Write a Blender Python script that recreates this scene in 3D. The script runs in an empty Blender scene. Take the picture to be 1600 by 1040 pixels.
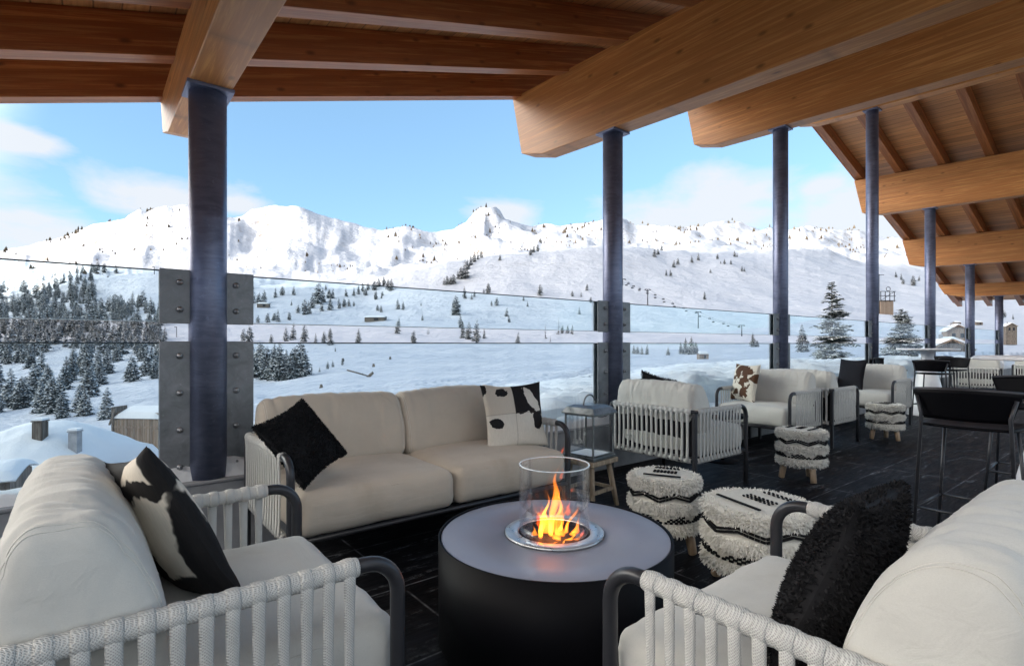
import bpy, math, random
from mathutils import Vector, Matrix, noise
R = random.Random(7)
PI = math.pi
# ------------------------------------------------------------------ frame of the terrace: u runs along the columns, v out over the valley
F, CX, CY, CH = 830.0, 800.0, 537.0, 1.2
ANG = math.atan2(0.619, 0.785)
CA, SA = math.cos(ANG), math.sin(ANG)
def P(u, v, z=0.0): return Vector((CA*u - SA*v, SA*u + CA*v, z))
def UV(x, y): return (CA*x + SA*y, -SA*x + CA*y)

scn = bpy.context.scene
col = scn.collection
def lerp(a, b, t): return a + (b-a)*t
def clamp(x, a=0.0, b=1.0): return max(a, min(b, x))
def sstep(a, b, x):
    t = clamp((x-a)/(b-a)); return t*t*(3-2*t)

# ------------------------------------------------------------------ mesh builder
class MB:
    def __init__(s): s.v=[]; s.f=[]; s.m=[]; s.sm=[]
    def add(s, vs, fs, mat=0, smooth=True):
        o=len(s.v); s.v.extend([tuple(p) for p in vs])
        for f in fs:
            s.f.append([i+o for i in f]); s.m.append(mat); s.sm.append(smooth)
    def box(s, c, d, mat=0, M=None):
        x,y,z=d[0]/2,d[1]/2,d[2]/2
        vs=[Vector((a*x,b*y,e*z)) for a in(-1,1) for b in(-1,1) for e in(-1,1)]
        if M: vs=[M@p for p in vs]
        c=Vector(c); vs=[p+c for p in vs]
        s.add(vs,[(0,1,3,2),(4,6,7,5),(0,4,5,1),(2,3,7,6),(0,2,6,4),(1,5,7,3)],mat,False)
    def bar(s, a, b, w, h, mat=0):
        a=Vector(a); b=Vector(b); d=(b-a); L=d.length; d.normalize()
        up=Vector((0,0,1)) if abs(d.z)<.95 else Vector((1,0,0))
        y=up.cross(d).normalized(); z=d.cross(y)
        M=Matrix((d,y,z)).transposed()
        s.box((a+b)/2,(L,w,h),mat,M)
    def tube(s, path, r, seg=10, closed=False, mat=0, cap=True, flat=1.0, side=None):
        path=[Vector(p) for p in path]; n=len(path)
        rs=r if isinstance(r,(list,tuple)) else [r]*n
        T=[]
        for i in range(n):
            if closed: t=path[(i+1)%n]-path[i-1]
            else: t=path[min(i+1,n-1)]-path[max(i-1,0)]
            T.append(t.normalized() if t.length>1e-9 else Vector((0,0,1)))
        if side is None:
            a=Vector((0,0,1)) if abs(T[0].z)<.9 else Vector((1,0,0))
            nrm=(a-T[0]*a.dot(T[0])).normalized()
        else:
            a=Vector(side); nrm=(a-T[0]*a.dot(T[0])).normalized()
        vs=[]
        for i in range(n):
            if side is not None: nrm=(Vector(side)-T[i]*Vector(side).dot(T[i])).normalized()
            else:
                nrm=(nrm-T[i]*nrm.dot(T[i]))
                nrm=nrm.normalized() if nrm.length>1e-6 else Vector((1,0,0))
            b=T[i].cross(nrm)
            for k in range(seg):
                an=2*PI*k/seg
                vs.append(path[i]+nrm*(math.cos(an)*rs[i])+b*(math.sin(an)*rs[i]*flat))
        fs=[]
        m=n if closed else n-1
        for i in range(m):
            j=(i+1)%n
            for k in range(seg):
                l=(k+1)%seg
                fs.append((i*seg+k,i*seg+l,j*seg+l,j*seg+k))
        if cap and not closed:
            fs.append(tuple(reversed(range(seg)))); fs.append(tuple((n-1)*seg+k for k in range(seg)))
        s.add(vs,fs,mat,True)
    def lathe(s, prof, seg=48, c=(0,0,0), mat=0, smooth=True, closed=False):
        vs=[];fs=[]; n=len(prof)
        for r,z in prof:
            for k in range(seg):
                a=2*PI*k/seg; vs.append((c[0]+r*math.cos(a),c[1]+r*math.sin(a),c[2]+z))
        for i in range(n if closed else n-1):
            j=(i+1)%n
            for k in range(seg):
                l=(k+1)%seg; fs.append((i*seg+k,i*seg+l,j*seg+l,j*seg+k))
        s.add(vs,fs,mat,smooth)
    def grid(s, fn, nu, nv, cu=False, cv=False, mat=0, smooth=True):
        vs=[fn(i,j) for i in range(nu) for j in range(nv)]
        fs=[]
        for i in range(nu if cu else nu-1):
            for j in range(nv if cv else nv-1):
                a=(i+1)%nu; b=(j+1)%nv
                fs.append((i*nv+j,a*nv+j,a*nv+b,i*nv+b))
        s.add(vs,fs,mat,smooth)
    def prism(s, poly, y0, y1, mat=0):
        n=len(poly)
        vs=[(x,y0,z) for x,z in poly]+[(x,y1,z) for x,z in poly]
        fs=[tuple(range(n)),tuple(reversed(range(n,2*n)))]
        for i in range(n):
            j=(i+1)%n; fs.append((i,i+n,j+n,j))
        s.add(vs,fs,mat,False)
    def mesh(s, name, mats):
        me=bpy.data.meshes.new(name); me.from_pydata(s.v,[],s.f)
        for m in (mats if isinstance(mats,(list,tuple)) else [mats]): me.materials.append(m)
        me.polygons.foreach_set('material_index',s.m); me.polygons.foreach_set('use_smooth',s.sm)
        me.update(); return me
    def build(s, name, mats, parent=None, loc=(0,0,0), rot=0.0, bevel=0, fix=True):
        me=s.mesh(name,mats)
        if fix: fixn(me)
        return link(name,me,parent,loc,rot,bevel)
def fixn(me):
    import bmesh
    bm=bmesh.new(); bm.from_mesh(me); bmesh.ops.recalc_face_normals(bm,faces=bm.faces); bm.to_mesh(me); bm.free()
def link(name, me, parent=None, loc=(0,0,0), rot=0.0, bevel=0):
    o=bpy.data.objects.new(name,me); col.objects.link(o)
    o.location=loc; o.rotation_euler=(0,0,rot)
    if parent: o.parent=parent
    if bevel:
        b=o.modifiers.new('Bevel','BEVEL'); b.width=bevel; b.segments=2; b.limit_method='ANGLE'
    return o
def tag(o, label=None, cat=None, group=None, kind=None):
    if label: o['label']=label
    if cat: o['category']=cat
    if group: o['group']=group
    if kind: o['kind']=kind
    return o
def thing(name, label, cat, loc=(0,0,0), rot=0.0, group=None):
    o=bpy.data.objects.new(name,None); col.objects.link(o); o.empty_display_size=.1
    o.location=loc; o.rotation_euler=(0,0,rot)
    return tag(o,label,cat,group)
def kids(o): return [c for c in KID.get(o.name,[])]
KID={}
def copy_tree(o, loc=None, rot=None, label=None, group=None, parent=None):
    c=o.copy(); col.objects.link(c)
    if parent: c.parent=parent
    if loc is not None: c.location=loc
    if rot is not None: c.rotation_euler=(0,0,rot)
    if label: c['label']=label
    if group: c['group']=group
    for ch in list(o.children): copy_tree(ch,parent=c)
    return c
def basis(o, c, right, up):
    right=Vector(right).normalized(); n=right.cross(Vector(up)).normalized(); up=n.cross(right)
    M=Matrix((right,up,n)).transposed().to_4x4(); M.translation=Vector(c); o.matrix_world=M

# ------------------------------------------------------------------ materials
def mat(name):
    m=bpy.data.materials.new(name); m.use_nodes=True
    nt=m.node_tree; b=nt.nodes['Principled BSDF']
    return m,nt,b
def N(nt,t,**k):
    n=nt.nodes.new(t)
    for a,v in k.items(): setattr(n,a,v)
    return n
def setin(n,**k):
    for a,v in k.items(): n.inputs[a.replace('_',' ')].default_value=v
    return n
def ramp(nt, src, stops, interp='LINEAR'):
    r=N(nt,'ShaderNodeValToRGB'); e=r.color_ramp.elements
    r.color_ramp.interpolation=interp
    while len(e)<len(stops): e.new(.5)
    for i,(p,c) in enumerate(stops):
        e[i].position=p; e[i].color=(c if len(c)==4 else (*c,1)) if isinstance(c,(tuple,list)) else (c,c,c,1)
    nt.links.new(src,r.inputs[0]); return r.outputs[0]
def coords(nt, scale=(1,1,1), kind='Object', rot=(0,0,0), loc=(0,0,0)):
    t=N(nt,'ShaderNodeTexCoord'); m=N(nt,'ShaderNodeMapping'); m.inputs['Scale'].default_value=scale; m.inputs['Rotation'].default_value=rot; m.inputs['Location'].default_value=loc
    nt.links.new(t.outputs[kind],m.inputs[0]); return m.outputs[0]
def wpos(nt, scale=(1,1,1)):
    t=N(nt,'ShaderNodeNewGeometry'); m=N(nt,'ShaderNodeMapping'); m.inputs['Scale'].default_value=scale
    nt.links.new(t.outputs['Position'],m.inputs[0]); return m.outputs[0]
def ntex(nt, vec, scale, detail=4, rough=.55, dist=0.0, out='Fac'):
    n=N(nt,'ShaderNodeTexNoise'); n.inputs['Scale'].default_value=scale; n.inputs['Detail'].default_value=detail
    n.inputs['Roughness'].default_value=rough; n.inputs['Distortion'].default_value=dist
    nt.links.new(vec,n.inputs['Vector']); return n.outputs[out]
def mixc(nt, fac, a, b, mode='MIX'):
    m=N(nt,'ShaderNodeMix',data_type='RGBA',blend_type=mode)
    for s,i in ((fac,0),(a,6),(b,7)):
        if hasattr(s,'is_linked') or hasattr(s,'links'): nt.links.new(s,m.inputs[i])
        else: m.inputs[i].default_value=(s if i==0 else (*s,1) if len(s)==3 else s)
    return m.outputs[2]
def mth(nt, op, a, b=None, c=None):
    m=N(nt,'ShaderNodeMath',operation=op)
    for i,s in enumerate((a,b,c)):
        if s is None: continue
        if hasattr(s,'links'): nt.links.new(s,m.inputs[i])
        else: m.inputs[i].default_value=s
    return m.outputs[0]
def bump(nt, b, h, strength=.3, dist=.01, prev=None):
    n=N(nt,'ShaderNodeBump'); n.inputs['Strength'].default_value=strength; n.inputs['Distance'].default_value=dist
    nt.links.new(h,n.inputs['Height'])
    if prev: nt.links.new(prev,n.inputs['Normal'])
    nt.links.new(n.outputs[0],b.inputs['Normal']); return n.outputs[0]
def simple(name, c, rough=.6, metal=0.0, var=.15, scale=20, bmp=0.0, bscale=200, spec=.5):
    m,nt,b=mat(name); v=coords(nt)
    n=ntex(nt,v,scale,5)
    nt.links.new(mixc(nt,n,tuple(x*(1-var) for x in c),tuple(min(1,x*(1+var)) for x in c)),b.inputs['Base Color'])
    b.inputs['Roughness'].default_value=rough; b.inputs['Metallic'].default_value=metal
    b.inputs['Specular IOR Level'].default_value=spec
    if bmp: bump(nt,b,ntex(nt,v,bscale,3),bmp,.004)
    return m

def wood_mat(name, dark, light, axis=0, lam=.045, gloss=.45, lamz=True):
    m,nt,b=mat(name)
    sc=[22,22,22]; sc[axis]=.9
    v=coords(nt,tuple(sc)); v2=coords(nt,tuple(3 if i!=axis else .35 for i in range(3)))
    g=ntex(nt,v,1.6,6,.65,.6); big=ntex(nt,v2,1.0,3)
    c=ramp(nt,g,[(.28,tuple(x*.85 for x in dark)),(.48,dark),(.62,light),(.8,tuple(min(1,x*1.1) for x in light))])
    c=mixc(nt,ramp(nt,big,[(.35,0),(.7,.45)]),c,tuple(x*.55 for x in dark))
    # knots: small dark oval eyes stretched along the grain
    vk=coords(nt,tuple(7 if i!=axis else 3.2 for i in range(3)))
    vo=N(nt,'ShaderNodeTexVoronoi'); vo.inputs['Scale'].default_value=1.0; nt.links.new(vk,vo.inputs['Vector'])
    kn=ramp(nt,vo.outputs['Distance'],[(.05,.9),(.16,0)])
    c=mixc(nt,kn,c,tuple(x*.3 for x in dark))
    if lamz:   # glue lines of the laminations
        t=N(nt,'ShaderNodeTexCoord'); s=N(nt,'ShaderNodeSeparateXYZ'); nt.links.new(t.outputs['Object'],s.inputs[0])
        q=mth(nt,'FRACT',mth(nt,'DIVIDE',s.outputs[2],lam))
        ln=ramp(nt,q,[(0,.5),(.05,0),(.95,0),(1,.5)])
        cell=mth(nt,'FLOOR',mth(nt,'DIVIDE',s.outputs[2],lam))
        wn=N(nt,'ShaderNodeTexWhiteNoise',noise_dimensions='1D'); nt.links.new(cell,wn.inputs['W'])
        c=mixc(nt,mth(nt,'MULTIPLY',wn.outputs[0],.46),c,tuple(x*.5 for x in dark))
        c=mixc(nt,ln,c,tuple(x*.4 for x in dark))
    nt.links.new(c,b.inputs['Base Color'])
    b.inputs['Roughness'].default_value=gloss
    bump(nt,b,g,.12,.004)
    return m
M={}
M['beam']=wood_mat('glulam spruce',(.52,.205,.055),(.72,.345,.105))
M['purlin']=wood_mat('purlin spruce',(.36,.115,.032),(.58,.24,.08))
def deck_mat():
    m,nt,b=mat('roof boards')
    v=coords(nt,(30,1.0,30)); g=ntex(nt,v,1.3,6,.6,.5)
    t=N(nt,'ShaderNodeTexCoord'); s=N(nt,'ShaderNodeSeparateXYZ'); nt.links.new(t.outputs['Object'],s.inputs[0])
    q=mth(nt,'DIVIDE',s.outputs[0],.14)
    ln=ramp(nt,mth(nt,'FRACT',q),[(0,.9),(.05,0),(.95,0),(1,.9)])
    wn=N(nt,'ShaderNodeTexWhiteNoise',noise_dimensions='1D'); nt.links.new(mth(nt,'FLOOR',q),wn.inputs['W'])
    c=ramp(nt,g,[(.3,(.50,.21,.07)),(.7,(.78,.40,.16))])
    c=mixc(nt,mth(nt,'MULTIPLY',wn.outputs[0],.5),c,(.20,.09,.04))
    c=mixc(nt,ln,c,(.05,.02,.01))
    nt.links.new(c,b.inputs['Base Color']); b.inputs['Roughness'].default_value=.5
    bump(nt,b,ln,.5,-.004)
    return m
M['deck']=deck_mat()
def steel_mat(name,c0,c1,rough=.42,metal=.65,sc=(6,6,22)):
    m,nt,b=mat(name)
    v=coords(nt,sc); n=ntex(nt,v,1.2,6,.62,.8); n2=ntex(nt,coords(nt,(1,1,1)),38,3)
    n3=ntex(nt,coords(nt,(2.2,2.2,5)),1,2)
    c=ramp(nt,n,[(.32,c0),(.68,c1)])
    c=mixc(nt,ramp(nt,n2,[(.62,0),(.75,.3)]),c,tuple(min(1,x*1.7) for x in c1))
    c=mixc(nt,ramp(nt,n3,[(.4,0),(.7,.4)]),c,tuple(x*.6 for x in c0))
    nt.links.new(c,b.inputs['Base Color']); b.inputs['Metallic'].default_value=metal
    nt.links.new(ramp(nt,n,[(.3,rough-.1),(.7,rough+.15)]),b.inputs['Roughness'])
    bump(nt,b,n,.1,.003)
    return m
M['column']=steel_mat('galvanised column',(.135,.155,.235),(.235,.262,.37))
M['plate']=steel_mat('galvanised plate',(.15,.16,.17),(.28,.29,.31),.5,.5,(9,9,9))
M['bolt']=simple('bolt steel',(.35,.35,.36),.35,.9)
M['frame']=simple('charcoal powder coat',(.035,.036,.042),.38,.3,.1,40)
M['blackmetal']=simple('black steel',(.0035,.0035,.005),.55,0,.3,6,spec=.10)
def fabric(name,c,weave=.12):
    m,nt,b=mat(name); v=coords(nt)
    n=ntex(nt,v,7,4); f=ntex(nt,coords(nt,(1,1,2.2)),420,2,.7)
    cc=mixc(nt,ramp(nt,n,[(.3,0),(.75,.5)]),c,tuple(x*.82 for x in c))
    cc=mixc(nt,ramp(nt,f,[(.35,0),(.7,.35)]),cc,tuple(x*.72 for x in c))
    st=ntex(nt,coords(nt),3.3,5,.6,.5)
    cc=mixc(nt,ramp(nt,st,[(.56,0),(.72,.35)]),cc,tuple(x*y for x,y in zip(c,(.66,.62,.56))))   # faint soiling
    nt.links.new(cc,b.inputs['Base Color']); b.inputs['Roughness'].default_value=.92
    b.inputs['Specular IOR Level'].default_value=.2
    b.inputs['Sheen Weight'].default_value=.15
    w=ntex(nt,coords(nt,(9,2,9)),2.0,3,.5,.8)
    p=bump(nt,b,w,.30,.012); bump(nt,b,f,weave,.002,p)
    return m
M['cushion']=fabric('pale cushion cloth',(.61,.60,.56))
M['sofacloth']=fabric('beige cushion cloth',(.53,.465,.39))
M['stitch']=simple('stitching',(.60,.585,.54),.9)
def rope_mat():
    m,nt,b=mat('braided rope'); v=coords(nt)
    t=N(nt,'ShaderNodeTexCoord'); q=N(nt,'ShaderNodeSeparateXYZ'); nt.links.new(t.outputs['Object'],q.inputs[0])
    c=mth(nt,'ADD',q.outputs[0],q.outputs[1]); wob=mth(nt,'MULTIPLY',ntex(nt,v,40,2),.004)
    z=mth(nt,'ADD',q.outputs[2],wob)
    a1=mth(nt,'SINE',mth(nt,'MULTIPLY',mth(nt,'ADD',c,z),1000)); a2=mth(nt,'SINE',mth(nt,'MULTIPLY',mth(nt,'SUBTRACT',c,z),1000))
    h=mth(nt,'MULTIPLY_ADD',mth(nt,'MAXIMUM',a1,a2),.5,.5)
    n=ntex(nt,v,150,3)
    cc=ramp(nt,h,[(.25,(.38,.375,.36)),(.85,(.63,.625,.60))])
    cc=mixc(nt,ramp(nt,n,[(.4,0),(.7,.4)]),cc,(.44,.435,.42))
    nt.links.new(cc,b.inputs['Base Color']); b.inputs['Roughness'].default_value=.9; b.inputs['Specular IOR Level'].default_value=.2
    bump(nt,b,h,.55,.003)
    return m
M['rope']=rope_mat()
def cow_mat(name, dark, light, thr, sc=4.2, off=1.7, patch=True, seed=0.0, hard=.012):
    m,nt,b=mat(name)
    t=N(nt,'ShaderNodeTexCoord'); s=N(nt,'ShaderNodeSeparateXYZ'); nt.links.new(t.outputs['Object'],s.inputs[0])
    comb=N(nt,'ShaderNodeCombineXYZ')
    for i,ax in enumerate(('X','Y')):
        o=s.outputs[i]
        if patch: o=mth(nt,'ADD',o,mth(nt,'MULTIPLY',mth(nt,'SIGN',o),off*(i+1)))
        nt.links.new(o,comb.inputs[i])
    comb.inputs[2].default_value=seed
    n=ntex(nt,comb.outputs[0],sc,2.2,.5,.35)
    f=ramp(nt,n,[(thr-hard,0),(thr+hard,1)])
    fur=ntex(nt,coords(nt,(60,9,60)),3,4,.6)
    lc=mixc(nt,fur,tuple(x*.75 for x in light),light); dc=mixc(nt,fur,tuple(x*.5 for x in dark),tuple(x*1.5 for x in dark))
    c=mixc(nt,f,dc,lc)
    if patch:
        for i in (0,1):
            ln=ramp(nt,mth(nt,'ABSOLUTE',s.outputs[i]),[(.0015,.6),(.004,0)])
            c=mixc(nt,ln,c,(.06,.05,.04))
    nt.links.new(c,b.inputs['Base Color']); b.inputs['Roughness'].default_value=.8; b.inputs['Specular IOR Level'].default_value=.2
    bump(nt,b,fur,.25,.004)
    return m
def cow_band():
    m,nt,b=mat('banded black cowhide'); v=coords(nt)
    t=N(nt,'ShaderNodeTexCoord'); q=N(nt,'ShaderNodeSeparateXYZ'); nt.links.new(t.outputs['Object'],q.inputs[0])
    n=ntex(nt,v,7,3,.55); n2=ntex(nt,coords(nt,loc=(3,1,2)),9,3)
    d=mth(nt,'ADD',mth(nt,'ADD',q.outputs[0],mth(nt,'MULTIPLY',q.outputs[1],.12)),mth(nt,'MULTIPLY_ADD',n,.16,.02))
    band=ramp(nt,mth(nt,'ABSOLUTE',d),[(.072,1),(.079,0)])
    cut=ramp(nt,mth(nt,'ABSOLUTE',mth(nt,'ADD',q.outputs[1],mth(nt,'MULTIPLY_ADD',n2,.14,-.20))),[(.020,0),(.026,1)])
    low=ramp(nt,mth(nt,'ADD',q.outputs[1],mth(nt,'MULTIPLY',n2,.12)),[(-.0,0),(.008,1)])
    lowm=mth(nt,'ADD',q.outputs[1],mth(nt,'MULTIPLY_ADD',n2,.12,.12))
    f=mth(nt,'MULTIPLY',mth(nt,'MULTIPLY',band,cut),ramp(nt,lowm,[(.05,0),(.058,1)]))
    fur=ntex(nt,coords(nt,(60,9,60)),3,4,.6)
    c=mixc(nt,f,mixc(nt,fur,(.006,.006,.007),(.02,.018,.018)),mixc(nt,fur,(.56,.50,.42),(.76,.70,.60)))
    nt.links.new(c,b.inputs['Base Color']); b.inputs['Roughness'].default_value=.8; b.inputs['Specular IOR Level'].default_value=.2
    bump(nt,b,fur,.25,.004); return m
M['cow_band']=cow_band()
def cow_patch():
    m,nt,b=mat('patchwork cowhide'); 
    t=N(nt,'ShaderNodeTexCoord'); q=N(nt,'ShaderNodeSeparateXYZ'); nt.links.new(t.outputs['Object'],q.inputs[0]); x,y=q.outputs[0],q.outputs[1]
    n=mth(nt,'MULTIPLY_ADD',ntex(nt,coords(nt),16,3,.6),1.5,-.75)
    def ell(cx,cy,rx,ry,rot=0):
        dx,dy=mth(nt,'SUBTRACT',x,cx),mth(nt,'SUBTRACT',y,cy); c,s_=math.cos(rot),math.sin(rot)
        u=mth(nt,'DIVIDE',mth(nt,'ADD',mth(nt,'MULTIPLY',dx,c),mth(nt,'MULTIPLY',dy,s_)),rx); v=mth(nt,'DIVIDE',mth(nt,'SUBTRACT',mth(nt,'MULTIPLY',dy,c),mth(nt,'MULTIPLY',dx,s_)),ry)
        r=mth(nt,'SQRT',mth(nt,'ADD',mth(nt,'MULTIPLY',u,u),mth(nt,'MULTIPLY',v,v)))
        return mth(nt,'LESS_THAN',mth(nt,'ADD',r,n),1.0)
    left=mth(nt,'LESS_THAN',x,-.012); right=mth(nt,'SUBTRACT',1.0,left)
    L=mth(nt,'MAXIMUM',mth(nt,'MAXIMUM',ell(-.085,.16,.05,.03),ell(-.145,-.045,.05,.033,-.5)),ell(-.22,.20,.03,.06))
    top=mth(nt,'GREATER_THAN',mth(nt,'ADD',y,mth(nt,'MULTIPLY',n,.05)),.005)
    Rr_=mth(nt,'MAXIMUM',mth(nt,'MULTIPLY',top,mth(nt,'SUBTRACT',1.0,ell(.125,.09,.032,.13,.42))),ell(.155,-.04,.045,.07))
    f=mth(nt,'MAXIMUM',mth(nt,'MULTIPLY',left,L),mth(nt,'MULTIPLY',right,Rr_))
    fur=ntex(nt,coords(nt,(60,9,60)),3,4,.6)
    tl=mth(nt,'MULTIPLY',left,mth(nt,'GREATER_THAN',y,.01))
    cream=mixc(nt,mth(nt,'MULTIPLY',tl,.5),mixc(nt,fur,(.55,.51,.45),(.74,.70,.62)),(.50,.42,.33))
    c=mixc(nt,f,cream,mixc(nt,fur,(.006,.006,.007),(.022,.02,.022)))
    for ax,off in ((x,-.012),(y,.01)):
        ln=ramp(nt,mth(nt,'ABSOLUTE',mth(nt,'SUBTRACT',ax,off)),[(.001,.5),(.003,0)]); c=mixc(nt,ln,c,(.10,.08,.06))
    nt.links.new(c,b.inputs['Base Color']); b.inputs['Roughness'].default_value=.8; b.inputs['Specular IOR Level'].default_value=.2
    bump(nt,b,fur,.25,.004); return m
M['cow_patch']=cow_patch()
M['cow_bw']=cow_mat('black and cream cowhide',(.014,.012,.013),(.72,.66,.56),.46,4.6,1.7,True,.31)
M['cow_dk']=cow_mat('mostly black cowhide',(.012,.011,.012),(.70,.64,.54),.565,3.6,2.3,True,1.4)
M['cow_br']=cow_mat('brown speckled cowhide',(.09,.042,.022),(.74,.68,.58),.50,9.0,1.1,False,.7)
M['blackfur']=simple('black fur',(.011,.011,.013),.85,0,.4,60,spec=.25)
M['blackcloth']=simple('black cloth',(.012,.012,.016),.9,0,.3,60,.2,300,spec=.2)
M['shag']=simple('ivory wool',(.74,.725,.68),.95,0,.22,30,spec=.1)
M['wool']=simple('flat woven wool',(.66,.64,.58),.95,0,.15,60,.5,260,spec=.1)
M['yarn']=simple('black yarn',(.015,.015,.016),.9,0,.3,60,spec=.1)
M['legwood']=wood_mat('pale leg wood',(.36,.25,.16),(.56,.42,.29),2,lamz=False,gloss=.6)
M['stoolwood']=wood_mat('weathered stool wood',(.30,.23,.16),(.50,.41,.30),2,lamz=False,gloss=.7)
M['white']=simple('white lacquer',(.78,.78,.80),.35,0,.05,8)
M['lantern']=steel_mat('lantern steel',(.16,.17,.17),(.32,.33,.33),.35,.85,(10,10,10))
M['lanternbase']=simple('lantern white base',(.75,.77,.78),.5,0,.06,9)
def glass_mat(name, tint, edge=False, rough=.0, ior=1.45, fr=1.0):
    m,nt,b=mat(name); nt.nodes.remove(b)
    out=nt.nodes['Material Output']
    t=N(nt,'ShaderNodeBsdfTransparent'); t.inputs[0].default_value=(*tint,1)
    g=N(nt,'ShaderNodeBsdfGlossy'); g.inputs['Roughness'].default_value=rough; g.inputs[0].default_value=(.95,.97,1,1)
    f=N(nt,'ShaderNodeFresnel'); f.inputs[0].default_value=ior
    sm=ntex(nt,wpos(nt),1.6,3)
    mx=N(nt,'ShaderNodeMixShader')
    nt.links.new(mth(nt,'MULTIPLY',f.outputs[0],fr),mx.inputs[0]); nt.links.new(t.outputs[0],mx.inputs[1]); nt.links.new(g.outputs[0],mx.inputs[2])
    # a faint uneven film of frost on the pane
    d=N(nt,'ShaderNodeBsdfDiffuse'); d.inputs[0].default_value=(.8,.85,.9,1)
    mx2=N(nt,'ShaderNodeMixShader'); nt.links.new(ramp(nt,sm,[(.45,.0),(.85,.05)]),mx2.inputs[0])
    nt.links.new(mx.outputs[0],mx2.inputs[1]); nt.links.new(d.outputs[0],mx2.inputs[2])
    nt.links.new(mx2.outputs[0],out.inputs[0])
    return m
M['pane']=glass_mat('pane glass',(.91,.972,.998),fr=.13)
M['paneedge']=simple('pane edge',(.03,.045,.05),.3,0,.2,10)
M['clear']=glass_mat('clear cylinder glass',(.985,.99,.992),fr=.35)
M['rim']=simple('glass rim',(.75,.8,.82),.15,0,.1,10)
def floor_mat():
    m,nt,b=mat('dark deck tiles')
    t=N(nt,'ShaderNodeTexCoord'); s=N(nt,'ShaderNodeSeparateXYZ'); nt.links.new(t.outputs['Object'],s.inputs[0])
    v=coords(nt,(1,1,1))
    qx=mth(nt,'DIVIDE',s.outputs[0],1.2); qy=mth(nt,'DIVIDE',s.outputs[1],.6)
    jl=mth(nt,'MAXIMUM',ramp(nt,mth(nt,'FRACT',qx),[(0,1),(.006,0),(.994,0),(1,1)]),ramp(nt,mth(nt,'FRACT',qy),[(0,1),(.012,0),(.988,0),(1,1)]))
    st=ntex(nt,coords(nt,(1.5,9,1)),1.6,7,.7,.5); sp=ntex(nt,v,26,5,.75); bl=ntex(nt,v,.9,3)
    fr=mth(nt,'MULTIPLY',ramp(nt,st,[(.54,0),(.68,1)]),ramp(nt,sp,[(.42,0),(.68,1)]))
    fr=mth(nt,'MULTIPLY',fr,ramp(nt,bl,[(.35,.1),(.65,1)]))
    gr=ntex(nt,coords(nt,(3,40,1)),1.5,4)
    c=ramp(nt,gr,[(.3,(.005,.005,.006)),(.7,(.014,.014,.017))])
    c=mixc(nt,mth(nt,'MULTIPLY',fr,.75),c,(.5,.51,.55))
    jn=ntex(nt,v,5,4)
    c=mixc(nt,mth(nt,'MULTIPLY',jl,ramp(nt,jn,[(.42,0),(.66,.75)])),c,(.40,.41,.45))
    nt.links.new(c,b.inputs['Base Color'])
    nt.links.new(ramp(nt,st,[(.3,.38),(.7,.7)]),b.inputs['Roughness'])
    b.inputs['Specular IOR Level'].default_value=.08
    bump(nt,b,gr,.25,.004)
    return m
M['floor']=floor_mat()
def concrete_mat():
    m,nt,b=mat('grey concrete'); v=wpos(nt)
    n=ntex(nt,v,4,6,.6); n2=ntex(nt,v,60,3)
    c=ramp(nt,n,[(.3,(.20,.205,.22)),(.7,(.36,.365,.38))])
    nt.links.new(c,b.inputs['Base Color']); b.inputs['Roughness'].default_value=.85
    bump(nt,b,n2,.25,.004); return m
M['concrete']=concrete_mat()
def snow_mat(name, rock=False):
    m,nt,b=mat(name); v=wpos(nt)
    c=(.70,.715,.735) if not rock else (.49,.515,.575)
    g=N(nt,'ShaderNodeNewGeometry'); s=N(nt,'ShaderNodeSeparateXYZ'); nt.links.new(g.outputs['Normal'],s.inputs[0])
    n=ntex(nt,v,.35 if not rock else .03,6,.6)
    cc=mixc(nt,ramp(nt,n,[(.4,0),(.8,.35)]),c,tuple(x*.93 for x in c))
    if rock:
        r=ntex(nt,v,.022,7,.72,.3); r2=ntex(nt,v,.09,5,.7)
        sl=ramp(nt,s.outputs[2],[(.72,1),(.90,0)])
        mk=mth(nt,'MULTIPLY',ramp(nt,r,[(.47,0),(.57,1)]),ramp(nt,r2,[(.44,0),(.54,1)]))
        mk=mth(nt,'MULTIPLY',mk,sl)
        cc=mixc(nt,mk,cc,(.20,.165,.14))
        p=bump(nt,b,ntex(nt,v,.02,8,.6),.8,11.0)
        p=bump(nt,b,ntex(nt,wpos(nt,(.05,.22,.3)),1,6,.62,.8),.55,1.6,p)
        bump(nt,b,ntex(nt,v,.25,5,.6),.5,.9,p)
    else:
        p=bump(nt,b,ntex(nt,v,2.2,5,.6),.5,.08)
        bump(nt,b,ntex(nt,v,40,3,.6),.2,.006,p)
    nt.links.new(cc,b.inputs['Base Color']); b.inputs['Roughness'].default_value=.75; b.inputs['Specular IOR Level'].default_value=.25
    return m
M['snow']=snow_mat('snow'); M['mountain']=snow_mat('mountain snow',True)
def foliage_mat(name, dark, light, snow=.5, nsc=1.0, kind='Object'):
    m,nt,b=mat(name)
    g=N(nt,'ShaderNodeNewGeometry'); s=N(nt,'ShaderNodeSeparateXYZ'); nt.links.new(g.outputs['Normal'],s.inputs[0])
    n=ntex(nt,coords(nt,kind=kind),9*nsc,4); n2=ntex(nt,coords(nt,kind=kind),22*nsc,3)
    c=mixc(nt,n,dark,light)
    up=ramp(nt,mth(nt,'ADD',s.outputs[2],mth(nt,'MULTIPLY',mth(nt,'SUBTRACT',n2,.5),1.2)),[(snow-.12,0),(snow+.22,1)])
    c=mixc(nt,up,c,(.80,.83,.87))
    nt.links.new(c,b.inputs['Base Color']); b.inputs['Roughness'].default_value=.85; b.inputs['Specular IOR Level'].default_value=.15
    return m
M['needle']=foliage_mat('snowy needles',(.018,.028,.032),(.042,.058,.062),.94)
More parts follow.
